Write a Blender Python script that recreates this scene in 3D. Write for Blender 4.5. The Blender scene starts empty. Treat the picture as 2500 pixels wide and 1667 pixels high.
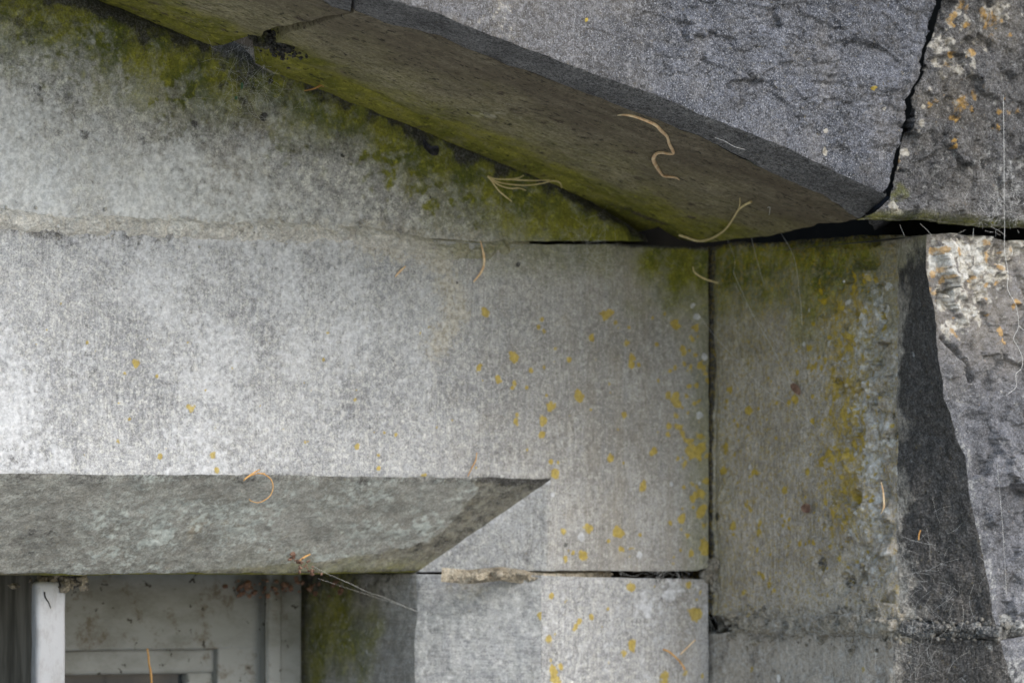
import bpy, bmesh, math, random
import numpy as np
from mathutils import Vector
R = math.radians
random.seed(7); RNG = np.random.RandomState(11)
S = bpy.context.scene
COL = S.collection

# ------------------------------------------------------------------ camera
YAW, PITCH = R(35), R(3)          # the photographer stands left of the window and looks right, slightly up
FOC = 150.0
FPX = 2500*FOC/36.0
MM = 0.00042                      # metres per photo pixel on the wall plane
DIST = FPX*MM
d_ = np.array([math.sin(YAW)*math.cos(PITCH), math.cos(YAW)*math.cos(PITCH), math.sin(PITCH)])
r_ = np.array([math.cos(YAW), -math.sin(YAW), 0.0])
u_ = np.cross(r_, d_)
TGT = np.array([0, 0, 2.0])
CAM = TGT - d_*DIST
cd = bpy.data.cameras.new("camera"); cam = bpy.data.objects.new("camera", cd); COL.objects.link(cam)
cam.location = CAM
cam.rotation_euler = Vector(d_).to_track_quat('-Z', 'Y').to_euler()
cd.lens = FOC; cd.sensor_width = 36; cd.clip_start = 0.1; cd.clip_end = 2000
cd.dof.use_dof = True; cd.dof.aperture_fstop = 8.0; cd.dof.focus_distance = DIST - 0.36
S.camera = cam

# ------------------------------------------------------------------ light
SUN_EL, SUN_AZ = R(36), R(14)     # azimuth measured from straight in front of the wall towards the right
sdir = np.array([math.sin(SUN_AZ)*math.cos(SUN_EL), -math.cos(SUN_AZ)*math.cos(SUN_EL), math.sin(SUN_EL)])
w = bpy.data.worlds.new("World"); S.world = w; w.use_nodes = True
nt = w.node_tree; nt.nodes.clear()
sky = nt.nodes.new('ShaderNodeTexSky'); sky.sky_type = 'NISHITA'; sky.sun_disc = False
sky.sun_elevation = SUN_EL; sky.sun_rotation = math.atan2(sdir[0], sdir[1])
sky.air_density = 1.2; sky.dust_density = 1.5; sky.ozone_density = 1.0
bg = nt.nodes.new('ShaderNodeBackground'); bg.inputs[1].default_value = 0.14
wo = nt.nodes.new('ShaderNodeOutputWorld')
nt.links.new(sky.outputs[0], bg.inputs[0]); nt.links.new(bg.outputs[0], wo.inputs[0])
sl = bpy.data.lights.new("sun", 'SUN'); sl.energy = 1.15; sl.angle = R(38); sl.color = (1.0, 0.97, 0.93)
so = bpy.data.objects.new("sun", sl); COL.objects.link(so)
so.location = (2, -4, 6)
so.rotation_euler = Vector(sdir).to_track_quat('Z', 'Y').to_euler()
S.view_settings.view_transform = 'Standard'; S.view_settings.look = 'None'
S.view_settings.exposure = 0.93; S.view_settings.gamma = 1.0
S.cycles.max_bounces = 6; S.cycles.diffuse_bounces = 3

# ------------------------------------------------------------------ helpers: geometry
def ray(px, py):
    v = d_*FPX + r_*(px-1250) + u_*(833.5-py)
    return v/np.linalg.norm(v)
def at(px, py, pl=0.0, off=0.0):
    """photo pixel -> point on a plane of the building: pl = y value, or (point, normal); off = metres in front of it"""
    if isinstance(pl, (int, float)): p0, n = np.array([0, pl, 0.]), np.array([0, 1., 0])
    else: p0, n = pl
    v = ray(px, py)
    t = np.dot(p0-CAM, n)/np.dot(v, n)
    return CAM + v*(t-off)
def L(pts, pl=0.0, off=0.0): return np.array([at(a, b, pl, off) for a, b in pts])
def crop(ox, oy, pts, s=900/2352.0): return [(ox+a*s, oy+b*s) for a, b in pts]

# numpy Perlin noise
_perm = RNG.permutation(256); _perm = np.concatenate([_perm, _perm, _perm])
_grad = RNG.normal(size=(256, 3)); _grad /= np.linalg.norm(_grad, axis=1)[:, None]
def perlin(P):
    P = np.asarray(P, float); i = np.floor(P).astype(int); f = P-i; i &= 255
    s = f*f*f*(f*(f*6-15)+10)
    out = 0
    for a in (0, 1):
        wa = s[:, 0] if a else 1-s[:, 0]
        for b in (0, 1):
            wb = s[:, 1] if b else 1-s[:, 1]
            for c in (0, 1):
                wc = s[:, 2] if c else 1-s[:, 2]
                h = _perm[_perm[_perm[i[:, 0]+a]+i[:, 1]+b]+i[:, 2]+c]
                out = out + wa*wb*wc*np.einsum('ij,ij->i', _grad[h], f-np.array([a, b, c]))
    return out*1.5
def fbm(P, scale, octv=4, seed=0.0, rough=0.5):
    P = np.asarray(P)*scale + np.array([13.7, 5.1, 9.3])*(seed+1); out = 0; a = 1; t = 0
    for k in range(octv):
        out = out + a*perlin(P*(2.03**k)+k*3.7); t += a; a *= rough
    return out/t
def facets(P, cell, slope, seed, warp=0.25):
    """riven stone: little tilted planes that meet in broken steps"""
    W = np.stack([P[:, 0]+0.0*P[:, 1], P[:, 1]*0.8, P[:, 2]], 1)/cell + warp*np.stack([fbm(P, 2.5/cell, 3, seed), fbm(P, 2.5/cell, 3, seed+1), fbm(P, 2.5/cell, 3, seed+2)], 1)
    I = np.floor(W).astype(int); best = np.full(len(P), 1e9); H = np.zeros(len(P)); rs = np.random.RandomState(int(seed)*7+3)
    tab = rs.uniform(size=(4096, 3)); sl_ = rs.normal(size=(4096, 3)); hh = rs.normal(size=4096)*0.25
    for a in (-1, 0, 1):
        for b in (-1, 0, 1):
            for c in (-1, 0, 1):
                C = I+np.array([a, b, c]); h = (C[:, 0]*73+C[:, 1]*179+C[:, 2]*283) % 4096
                c0 = C+tab[h]; D = W-c0; dd = (D**2).sum(1); m = dd < best
                best[m] = dd[m]; H[m] = ((D*sl_[h]).sum(1)+hh[h])[m]
    return H*slope*cell
def sm(a, b, x):
    t = np.clip((x-a)/(b-a), 0, 1); return t*t*(3-2*t)
def resamp(poly, n):
    poly = np.asarray(poly, float); s = np.concatenate([[0], np.cumsum(np.linalg.norm(np.diff(poly, axis=0), axis=1))])
    t = np.linspace(0, s[-1], n+1)
    return np.stack([np.interp(t, s, poly[:, k]) for k in range(3)], 1)
def coons(bot, top, left=None, right=None, nu=10, nv=10):
    b = resamp(bot, nu); t = resamp(top, nu)
    l = resamp(left if left is not None else [b[0], t[0]], nv)
    r = resamp(right if right is not None else [b[-1], t[-1]], nv)
    l = l.copy(); r = r.copy(); l[0], l[-1], r[0], r[-1] = b[0], t[0], b[-1], t[-1]
    U = np.linspace(0, 1, nu+1)[None, :, None]; V = np.linspace(0, 1, nv+1)[:, None, None]
    G = (1-V)*b[None]+V*t[None]+(1-U)*l[:, None]+U*r[:, None]
    G -= (1-U)*(1-V)*b[0]+U*(1-V)*b[-1]+(1-U)*V*t[0]+U*V*t[-1]
    return G
def add_skirt(G, side, vec, n=10):
    """carry the surface round its edge and back along vec (metres)"""
    vec = np.asarray(vec, float)
    ks = [0.004, 0.01, 0.03, 0.08, 0.18, 0.35, 0.6, 1.0]
    if side == 'r': e = G[:, -1:]; S_ = np.concatenate([e+vec*k for k in ks], 1); return np.concatenate([G, S_], 1)
    if side == 'l': e = G[:, :1]; S_ = np.concatenate([e+vec*k for k in ks[::-1]], 1); return np.concatenate([S_, G], 1)
    if side == 't': e = G[-1:]; S_ = np.concatenate([e+vec*k for k in ks], 0); return np.concatenate([G, S_], 0)
    if side == 'b': e = G[:1]; S_ = np.concatenate([e+vec*k for k in ks[::-1]], 0); return np.concatenate([S_, G], 0)
def dpoly(P, poly):
    poly = np.asarray(poly); best = np.full(len(P), 1e9)
    for a, b in zip(poly[:-1], poly[1:]):
        ab = b-a; t = np.clip(((P-a)@ab)/(ab@ab+1e-12), 0, 1)
        best = np.minimum(best, np.linalg.norm(P-a-t[:, None]*ab, axis=1))
    return best
def blobs(P, pts, pl=0.0, soft=0.55, sx=1.0):
    """pts: (px, py, radius px[, strength]) placed on a building plane; returns soft spots, ragged by noise"""
    out = np.zeros(len(P)); nz = fbm(P, 90, 4, 4.0)*1.5
    for q in pts:
        c = at(q[0], q[1], pl); rr = q[2]*MM; s = q[3] if len(q) > 3 else 1.0
        D = P-c
        m = (np.abs(D) < rr*2.2+0.004).all(axis=1)
        if not m.any(): continue
        dd = np.linalg.norm(D[m]*np.array([sx, 1, 1.0]), axis=1)/rr
        out[m] = np.maximum(out[m], s*sm(1.0, 1.0-soft, dd+nz[m]))
    return out

def obj_from(name, verts, faces, mat, parent, attrs=None, smooth=True, merge=False):
    me = bpy.data.meshes.new(name)
    org = np.array(parent.location) if parent is not None else np.zeros(3)
    verts = np.asarray(verts)-org
    me.from_pydata([], [], [])
    faces = np.asarray(faces)
    if faces.ndim == 2:
        k = faces.shape[1]
        me.vertices.add(len(verts)); me.vertices.foreach_set('co', verts.ravel())
        me.loops.add(faces.size); me.loops.foreach_set('vertex_index', faces.ravel().astype(np.int32))
        me.polygons.add(len(faces)); me.polygons.foreach_set('loop_start', np.arange(0, faces.size, k, dtype=np.int32))
    else:
        me = bpy.data.meshes.new(name); me.from_pydata([tuple(v) for v in verts], [], [tuple(f) for f in faces])
    me.update(calc_edges=True); me.validate()
    if attrs is not None:
        for an, arr in attrs.items():
            c = me.color_attributes.new(an, 'FLOAT_COLOR', 'POINT')
            a = np.ones((len(verts), 4), np.float32); a[:, :3] = arr
            c.data.foreach_set('color', a.ravel())
    if merge:
        bm = bmesh.new(); bm.from_mesh(me); bmesh.ops.remove_doubles(bm, verts=bm.verts, dist=2e-5)
        bm.to_mesh(me); bm.free()
    me.polygons.foreach_set('use_smooth', [smooth]*len(me.polygons))
    me.materials.append(mat)
    o = bpy.data.objects.new(name, me); COL.objects.link(o)
    if parent is not None: o.parent = parent
    return o
def empty(name, loc, label, cat, group=None):
    o = bpy.data.objects.new(name, None); COL.objects.link(o); o.location = loc
    o.empty_display_size = 0.05; o['label'] = label; o['category'] = cat
    if group: o['group'] = group
    bpy.context.view_layer.update()
    return o
def tag(o, label, cat, group=None):
    o['label'] = label; o['category'] = cat
    if group: o['group'] = group
    return o

def surface(name, grids, mat, parent, disp=(), masks=None, rough=None, wears=(), bumps=None):
    """grids -> one welded mesh. disp: [(amp, scale, octaves)] vector noise shared by every part of a stone (so arrises
    stay closed); rough: (amp, scale, normal, boundary poly list, width) extra relief that fades out at the arrises;
    wears: [(poly, vec, amp, width)] rubbed and chipped arrises"""
    V = []; F = []; n0 = 0
    for G in grids:
        a, b = G.shape[:2]; V.append(G.reshape(-1, 3))
        I = np.arange(a*b).reshape(a, b)+n0
        F.append(np.stack([I[:-1, :-1], I[:-1, 1:], I[1:, 1:], I[1:, :-1]], -1).reshape(-1, 4)); n0 += a*b
    P = np.concatenate(V); F = np.concatenate(F); P0 = P.copy()
    if masks: M = masks(P0)
    else: M = {}
    for amp, sc, oc in disp:
        P = P+amp*np.stack([fbm(P0, sc, oc, 1), fbm(P0, sc, oc, 2), fbm(P0, sc, oc, 3)], 1)
    if rough is not None:
        for amp, sc, oc, nrm, polys, wd in rough:
            wgt = np.ones(len(P0))
            for pl in polys: wgt *= sm(0, wd, dpoly(P0, pl))
            h = fbm(P0, sc, oc, 5, 0.55)
            P = P+(amp*h*wgt)[:, None]*np.asarray(nrm)
    for poly, vec, amp, wd in wears:
        dd = dpoly(P0, poly); f = np.clip(1-dd/wd, 0, 1)**2
        nz = 0.35+0.65*np.clip(fbm(P0, 35, 4, 7)*2.2+0.35, 0, 1.6)
        P = P+(amp*f*nz)[:, None]*np.asarray(vec)
    if bumps is not None: P = P+bumps(P0)
    z = np.zeros(len(P0))
    A = np.stack([M.get('moss', z), M.get('yellow', z), M.get('white', z)], 1)
    B = np.stack([M.get('dark', z), M.get('brown', z), M.get('pale', z)], 1)
    return obj_from(name, P, F, mat, parent, {'MaskA': A, 'MaskB': B}, merge=len(grids) > 1)

def tube(name, pts, rad, mat, parent=None, seg=6, flat=.8, sub=4, taper=(1, 1), wob=0.0):
    pts = np.asarray(pts, float); n = len(pts)
    # Catmull-Rom
    Q = [];
    for i in range(n-1):
        p0, p1, p2, p3 = pts[max(i-1, 0)], pts[i], pts[i+1], pts[min(i+2, n-1)]
        for k in range(sub):
            t = k/sub
            Q.append(0.5*((2*p1)+(-p0+p2)*t+(2*p0-5*p1+4*p2-p3)*t*t+(-p0+3*p1-3*p2+p3)*t**3))
    Q.append(pts[-1]); Q = np.array(Q)
    if wob: Q = Q+wob*np.stack([fbm(Q, 90, 2, 1), fbm(Q, 90, 2, 2), fbm(Q, 90, 2, 3)], 1)
    V = []; m = len(Q); view = -d_
    for i in range(m):
        tg = Q[min(i+1, m-1)]-Q[max(i-1, 0)]; tg /= np.linalg.norm(tg)+1e-12
        a = np.cross(tg, view); a /= np.linalg.norm(a)+1e-9; b = np.cross(a, tg)
        t = i/(m-1); rr = rad*(taper[0]*(1-t)+taper[1]*t) if len(taper) == 2 else rad*np.interp(t, np.linspace(0, 1, len(taper)), taper)
        tw = math.sin(t*9)*0.5 if flat < 1 else 0
        for k in range(seg):
            an = 2*math.pi*k/seg
            V.append(Q[i]+rr*(math.cos(an)*(a*math.cos(tw)+b*math.sin(tw))+flat*math.sin(an)*(b*math.cos(tw)-a*math.sin(tw))))
    F = []
    for i in range(m-1):
        for k in range(seg): F.append((i*seg+k, i*seg+(k+1) % seg, (i+1)*seg+(k+1) % seg, (i+1)*seg+k))
    return V, F
def tubes_obj(name, specs, mat, parent=None):
    V = []; F = []
    for (pts, rad, kw) in specs:
        v, f = tube(None, pts, rad, None, **kw); n = len(V); V += v; F += [tuple(i+n for i in q) for q in f]
    return obj_from(name, np.array(V), np.array(F), mat, parent)

def box(name, x0, x1, y0, y1, z0, z1, mat, parent=None, bev=0.002, nz=0.0):
    bm = bmesh.new(); bmesh.ops.create_cube(bm, size=1)
    org = parent.location if parent is not None else Vector((0, 0, 0))
    for v in bm.verts: v.co = Vector(((x0+x1)/2+v.co.x*(x1-x0), (y0+y1)/2+v.co.y*(y1-y0), (z0+z1)/2+v.co.z*(z1-z0)))
    if bev: bmesh.ops.bevel(bm, geom=bm.edges[:], offset=bev, segments=3, affect='EDGES', profile=0.6)
    if nz:
        bmesh.ops.subdivide_edges(bm, edges=[e for e in bm.edges if e.calc_length() > 0.03], cuts=14, use_grid_fill=True)
        co = np.array([v.co[:] for v in bm.verts]); dn = nz*np.stack([fbm(co, 30, 3, s) for s in (1, 2, 3)], 1)
        for v, q in zip(bm.verts, dn): v.co += Vector(q)
    for v in bm.verts: v.co -= org
    me = bpy.data.meshes.new(name); bm.to_mesh(me); bm.free(); me.materials.append(mat)
    for p in me.polygons: p.use_smooth = bool(bev)
    o = bpy.data.objects.new(name, me); COL.objects.link(o)
    if parent is not None: o.parent = parent
    return o

# ------------------------------------------------------------------ helpers: materials
class N:
    def __init__(s, name):
        s.m = bpy.data.materials.new(name); s.m.use_nodes = True; s.t = s.m.node_tree; s.t.nodes.clear()
        s.out = s.t.nodes.new('ShaderNodeOutputMaterial'); s.b = s.t.nodes.new('ShaderNodeBsdfPrincipled')
        s.t.links.new(s.b.outputs[0], s.out.inputs[0])
        s.tc = s.t.nodes.new('ShaderNodeTexCoord').outputs['Object']
    def put(s, sock, v):
        if isinstance(v, bpy.types.NodeSocket): s.t.links.new(v, sock)
        else: sock.default_value = (*v, 1) if isinstance(v, tuple) and len(v) == 3 and sock.type == 'RGBA' else v
    def mapv(s, scale=(1, 1, 1), rot=(0, 0, 0), loc=(0, 0, 0)):
        src = s.tc
        if any(rot):
            q = s.t.nodes.new('ShaderNodeMapping'); q.inputs['Rotation'].default_value = rot; s.put(q.inputs[0], src); src = q.outputs[0]
        n = s.t.nodes.new('ShaderNodeMapping'); n.inputs['Scale'].default_value = scale
        n.inputs['Location'].default_value = loc; s.put(n.inputs[0], src); return n.outputs[0]
    def noise(s, scale, det=4, rough=0.55, v=None, dist=0.0, col=False):
        n = s.t.nodes.new('ShaderNodeTexNoise'); s.put(n.inputs['Vector'], v if v is not None else s.tc)
        n.inputs['Scale'].default_value = scale; n.inputs['Detail'].default_value = det
        n.inputs['Roughness'].default_value = rough; n.inputs['Distortion'].default_value = dist
        return n.outputs['Color' if col else 'Fac']
    def voro(s, scale, v=None, feat='F1'):
        n = s.t.nodes.new('ShaderNodeTexVoronoi'); n.feature = feat; s.put(n.inputs['Vector'], v if v is not None else s.tc)
        n.inputs['Scale'].default_value = scale; return n.outputs['Distance']
    def ramp(s, f, lo, hi, a=0.0, b=1.0):
        n = s.t.nodes.new('ShaderNodeMapRange'); n.interpolation_type = 'SMOOTHSTEP'
        s.put(n.inputs['Value'], f); n.inputs['From Min'].default_value = lo; n.inputs['From Max'].default_value = hi
        n.inputs['To Min'].default_value = a; n.inputs['To Max'].default_value = b; return n.outputs[0]
    def math(s, op, a, b=0.0, c=None, clamp=False):
        n = s.t.nodes.new('ShaderNodeMath'); n.operation = op; n.use_clamp = clamp; s.put(n.inputs[0], a); s.put(n.inputs[1], b)
        if c is not None: s.put(n.inputs[2], c)
        return n.outputs[0]
    def mix(s, f, a, b, mode='MIX'):
        n = s.t.nodes.new('ShaderNodeMix'); n.data_type = 'RGBA'; n.blend_type = mode
        s.put(n.inputs['Factor'], f); s.put(n.inputs[6], a); s.put(n.inputs[7], b); return n.outputs[2]
    def attr(s, name):
        n = s.t.nodes.new('ShaderNodeAttribute'); n.attribute_name = name
        q = s.t.nodes.new('ShaderNodeSeparateColor'); s.t.links.new(n.outputs['Color'], q.inputs[0]); return q.outputs
    def bump(s, h, dist, nrm=None, strength=1.0):
        n = s.t.nodes.new('ShaderNodeBump'); n.inputs['Distance'].default_value = dist; n.inputs['Strength'].default_value = strength
        s.put(n.inputs['Height'], h)
        if nrm is not None: s.put(n.inputs['Normal'], nrm)
        return n.outputs[0]
    def fin(s, col, rough, nrm=None, spec=0.3):
        s.put(s.b.inputs['Base Color'], col); s.put(s.b.inputs['Roughness'], rough); s.b.inputs['Specular IOR Level'].default_value = spec
        if nrm is not None: s.put(s.b.inputs['Normal'], nrm)
        return s.m

def stone(name, lo, hi, big=9, grain=0.5, gscale=520, streak=(1, 1, 1), streak_rot=(0, 0, 0), streak_amt=0.25, bumpd=0.0012,
          blotch=0.0, white=(0.62, 0.62, 0.58), mossc=((0.095, 0.115, 0.010), (0.26, 0.255, 0.025)), warm=(0.20, 0.165, 0.11),
          pits=0.3, yellowc=(0.56, 0.41, 0.06), darkc=(0.034, 0.033, 0.033), palec=((0.30, 0.27, 0.21), (0.62, 0.59, 0.52)), whitec=((0.36, 0.36, 0.34), (0.68, 0.68, 0.66)), fl=0.0, sv=0, pitlo=0.69, bsc=9):
    s = N(name)
    a1 = s.attr('MaskA'); a2 = s.attr('MaskB')
    off = s.mapv(loc=(sv, sv*0.7, sv*1.3))
    n_big = s.noise(big, 5, 0.6, off); n_mid = s.noise(big*6, 8, 0.74, off, 0.15); n_f = s.noise(gscale*0.35, 4, 0.7, off)
    n_g = s.noise(gscale, 2, 0.8, off)
    st = s.noise(gscale*0.8, 3, 0.6, s.mapv(streak, streak_rot))
    st = s.math('ADD', 0.5, s.math('MULTIPLY', s.math('SUBTRACT', st, 0.5), s.ramp(s.noise(14, 4, 0.6, s.mapv(loc=(5, 8, 2))), 0.35, 0.62, 0.25, 1.3)))
    base = s.mix(s.ramp(s.math('ADD', s.math('MULTIPLY', n_big, 0.5), s.math('MULTIPLY', n_mid, 0.5)), 0.36, 0.64), lo, hi)
    # whitish crust in uneven flecks
    if blotch > 0:
        cr = s.math('MULTIPLY', s.ramp(s.noise(big*bsc, 9, 0.80, off, 0.1), 0.48, 0.58), blotch)
        base = s.mix(cr, base, white)
        cr2 = s.math('MULTIPLY', s.ramp(s.noise(big*4, 9, 0.8, s.mapv(loc=(3.3, 1.2, 8.1))), 0.56, 0.68), blotch*0.75)
        base = s.mix(cr2, base, tuple(c*0.55 for c in lo))
    # streaks left by the chisel and the grain of the stone
    g = s.math('ADD', s.math('MULTIPLY', s.math('SUBTRACT', st, 0.5), streak_amt*6), s.math('MULTIPLY', s.math('SUBTRACT', n_g, 0.5), grain*5.5))
    g = s.math('ADD', g, s.math('MULTIPLY', s.math('SUBTRACT', n_f, 0.5), grain*3.2))
    gg = s.math('MAXIMUM', s.math('ADD', g, 1.0), 0.25)
    cc = s.t.nodes.new('ShaderNodeCombineColor')
    for i in range(3): s.t.links.new(gg, cc.inputs[i])
    base = s.mix(1.0, base, cc.outputs[0], 'MULTIPLY')
    if fl > 0:   # bright mineral flecks
        base = s.mix(s.math('MULTIPLY', s.ramp(s.noise(gscale*1.1, 2, 0.7, s.mapv(loc=(7, 2, 5))), 0.555, 0.66), fl), base, (0.46, 0.47, 0.50))
    def thr(mask, nsock, k=1.1, soft=0.16):
        v = s.math('ADD', mask, s.math('MULTIPLY', s.math('SUBTRACT', nsock, 0.5), k))
        return s.ramp(v, 0.5-soft, 0.5+soft)
    # warm brown dirt; on the coping soffit partly painted shade
    br = s.math('MULTIPLY', a2[1], s.ramp(s.noise(60, 6, 0.7, s.mapv(streak, streak_rot)), 0.25, 0.7, 0.45, 1.0))
    base = s.mix(s.math('MINIMUM', br, 0.93), base, s.mix(n_f, warm, tuple(c*1.5 for c in warm)))
    # pale mortar dust and lime
    base = s.mix(s.math('MULTIPLY', thr(a2[2], s.noise(120, 7, 0.8, off), 2.8, 0.22), 0.8), base, s.mix(s.ramp(n_f, .35, .65), palec[0], palec[1]))
    # green algae and moss: cover follows the mask, patchy
    mo = s.math('MULTIPLY', a1[0], s.ramp(s.noise(50, 8, 0.78, off, 0.5), 0.26, 0.62, 0.52, 1.22))
    mo = s.math('MINIMUM', mo, 0.96)
    mcol = s.mix(s.ramp(s.noise(22, 5, 0.6, s.mapv(loc=(2, 5, 1))), 0.38, 0.62), mossc[0], mossc[1])
    mcol = s.mix(s.ramp(s.noise(120, 6, 0.75, s.mapv(loc=(9, 5, 1))), 0.50, 0.68, 0, .7), mcol, tuple(c*1.9 for c in mossc[1]))
    mcol = s.mix(s.ramp(s.noise(400, 3, 0.7), 0.35, 0.65, 0.0, 0.5), mcol, tuple(c*0.45 for c in mossc[0]))
    base = s.mix(mo, base, mcol)
    # dark crust; the mask also darkens open joints and holds painted shade
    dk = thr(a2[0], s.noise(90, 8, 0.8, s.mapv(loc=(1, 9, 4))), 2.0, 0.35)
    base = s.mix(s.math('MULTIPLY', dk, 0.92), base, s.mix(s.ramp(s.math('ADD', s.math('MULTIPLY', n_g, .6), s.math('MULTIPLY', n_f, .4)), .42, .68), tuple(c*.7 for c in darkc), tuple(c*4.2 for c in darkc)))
    # white and yellow lichen
    wl = thr(a1[2], s.noise(130, 8, 0.8, s.mapv(loc=(4, 4, 1))), 2.6, 0.25)
    base = s.mix(s.math('MULTIPLY', wl, 0.8), base, s.mix(s.ramp(n_f, .35, .65), whitec[0], whitec[1]))
    yl = thr(a1[1], s.noise(210, 7, 0.8, s.mapv(loc=(8, 1, 2))), 2.4, 0.30)
    base = s.mix(s.math('MULTIPLY', yl, 0.8), base, s.mix(s.ramp(n_f, .3, .7), tuple(c*0.6 for c in yellowc), yellowc))
    # small dark pits
    pt = s.ramp(s.noise(190, 4, 0.7, s.mapv(tuple(max(q, .5) for q in streak), streak_rot, loc=(6, 6, 6))), pitlo, pitlo+0.05)
    base = s.mix(s.math('MULTIPLY', pt, pits), base, (0.03, 0.028, 0.022))
    h = s.math('ADD', s.math('MULTIPLY', n_mid, 1.2), s.math('MULTIPLY', n_f, 0.7))
    h = s.math('ADD', h, s.math('MULTIPLY', st, streak_amt*2.2)); h = s.math('ADD', h, s.math('MULTIPLY', n_g, 0.3))
    h = s.math('ADD', h, s.math('MULTIPLY', s.math('ADD', wl, yl), 0.15)); h = s.math('SUBTRACT', h, s.math('MULTIPLY', pt, pits*0.8))
    return s.fin(base, 0.92, s.bump(h, bumpd), 0.25)

PALE = stone('pale_dressed_stone', (0.23, 0.234, 0.245), (0.43, 0.435, 0.445), big=9, grain=0.34, streak=(1, 1, 0.11), streak_amt=0.17, blotch=0.55, bsc=19, whitec=((0.46, 0.47, 0.49), (0.70, 0.71, 0.73)), pits=0.1, bumpd=0.0010)
CRUST = stone('crusted_stone', (0.25, 0.25, 0.245), (0.52, 0.52, 0.515), big=8, grain=0.34, blotch=0.9, bsc=13, whitec=((0.50, 0.51, 0.51), (0.78, 0.79, 0.79)), pits=0.35, bumpd=0.0018, streak_amt=0.05, sv=3)
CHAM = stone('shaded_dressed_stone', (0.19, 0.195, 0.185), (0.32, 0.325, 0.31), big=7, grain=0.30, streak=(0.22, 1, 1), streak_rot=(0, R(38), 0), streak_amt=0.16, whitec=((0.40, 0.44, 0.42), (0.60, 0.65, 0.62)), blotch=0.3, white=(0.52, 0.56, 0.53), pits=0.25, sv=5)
JAMB = stone('jamb_stone', (0.225, 0.225, 0.225), (0.41, 0.41, 0.412), big=9, grain=0.24, streak=(0.12, 0.12, 1), streak_amt=0.18, blotch=0.25, pits=0.1, sv=7)
DARKS = stone('dark_slaty_stone', (0.046, 0.050, 0.061), (0.112, 0.118, 0.138), big=11, grain=0.75, gscale=600, streak_amt=0.05, fl=0.55, pits=0.15, bumpd=0.0022, whitec=((0.20, 0.20, 0.21), (0.36, 0.36, 0.37)), sv=11)
DCHAM = stone('dark_chamfer_stone', (0.09, 0.091, 0.093), (0.19, 0.19, 0.19), big=22, grain=1.0, gscale=600, streak_amt=0.05, fl=0.3, pits=0.25, bumpd=0.0018, whitec=((0.2, 0.2, 0.2), (0.3, 0.3, 0.3)), sv=13)
KNEEL = stone('dark_weathered_stone', (0.045, 0.045, 0.046), (0.125, 0.122, 0.120), big=16, grain=0.7, gscale=520, streak_amt=0.05, fl=0.35, pits=0.4, bumpd=0.004, yellowc=(0.5, 0.30, 0.08), white=(0.5, 0.48, 0.4), sv=17)
SOFF = stone('stained_soffit_stone', (0.19, 0.17, 0.115), (0.33, 0.295, 0.21), big=12, grain=0.5, gscale=300, streak=(0.13, 1, 1), streak_rot=(0, R(-21), 0), streak_amt=0.30, pits=0.9, pitlo=0.60, warm=(0.098, 0.080, 0.055), mossc=((0.16, 0.165, 0.018), (0.30, 0.285, 0.045)), darkc=(0.05, 0.04, 0.028), sv=19)
PIER = stone('pier_return_stone', (0.30, 0.275, 0.235), (0.54, 0.50, 0.44), warm=(0.33, 0.285, 0.23), big=9, grain=0.45, streak=(1, 1, 0.12), streak_amt=0.30, pits=0.5, bumpd=0.0028, fl=0.22, yellowc=(0.60, 0.42, 0.02), whitec=((0.58, 0.58, 0.56), (0.90, 0.90, 0.88)), sv=23)
PFRONT = stone('pier_front_stone', (0.070, 0.072, 0.080), (0.175, 0.178, 0.195), big=10, grain=0.55, gscale=560, streak_amt=0.05, fl=0.35, pits=0.3, bumpd=0.002, yellowc=(0.52, 0.33, 0.13), sv=29)
MORT = stone('lime_mortar', (0.27, 0.24, 0.19), (0.50, 0.46, 0.38), big=30, grain=0.5, gscale=420, streak_amt=0.05, pits=0.8, bumpd=0.003, sv=31)
MORTB = stone('beige_mortar', (0.30, 0.255, 0.19), (0.52, 0.46, 0.36), big=30, grain=0.4, gscale=420, streak_amt=0.05, pits=0.8, bumpd=0.003, sv=35)
MORTG = stone('grey_mortar', (0.12, 0.12, 0.115), (0.30, 0.30, 0.29), big=30, grain=0.6, gscale=480, streak_amt=0.05, pits=0.8, bumpd=0.003, sv=33)
MORTW = stone('pale_lime_mortar', (0.46, 0.44, 0.40), (0.74, 0.72, 0.67), big=26, grain=0.3, gscale=420, streak_amt=0.05, pits=0.3, bumpd=0.0025, blotch=0.3, sv=37)
CORE = N('dark_fill'); CORE = CORE.fin(CORE.mix(CORE.noise(40, 5), (0.02, 0.018, 0.014), (0.05, 0.045, 0.035)), 1.0)

def plain(name, lo, hi, sc=60, rough=0.7, bd=0.0003, spec=0.3, streak=(1, 1, 1), det=5):
    s = N(name); n = s.noise(sc, det, 0.65, s.mapv(streak)); return s.fin(s.mix(s.ramp(n, 0.3, 0.7), lo, hi), rough, s.bump(n, bd), spec)
STRAW = plain('dry_straw', (0.62, 0.38, 0.20), (0.90, 0.72, 0.46), 160, 0.6)
NEEDLE = plain('brown_needle', (0.48, 0.24, 0.07), (0.70, 0.42, 0.16), 160, 0.6)
PALEST = plain('pale_stalk', (0.56, 0.44, 0.20), (0.80, 0.68, 0.38), 160, 0.6)
SILK = plain('spider_silk', (0.55, 0.54, 0.5), (0.8, 0.8, 0.78), 300, 0.5)
FLAKE = plain('black_flake', (0.012, 0.012, 0.016), (0.05, 0.05, 0.06), 200, 0.45)
LEAFM = plain('dead_leaf', (0.10, 0.05, 0.035), (0.32, 0.2, 0.14), 120, 0.7)
GREENL = plain('green_leaf', (0.03, 0.09, 0.045), (0.06, 0.15, 0.08), 120, 0.5)
s = N('white_paint')
dirt = s.ramp(s.noise(40, 8, 0.8, s.mapv((1, 1, .4))), 0.46, 0.62)
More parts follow.
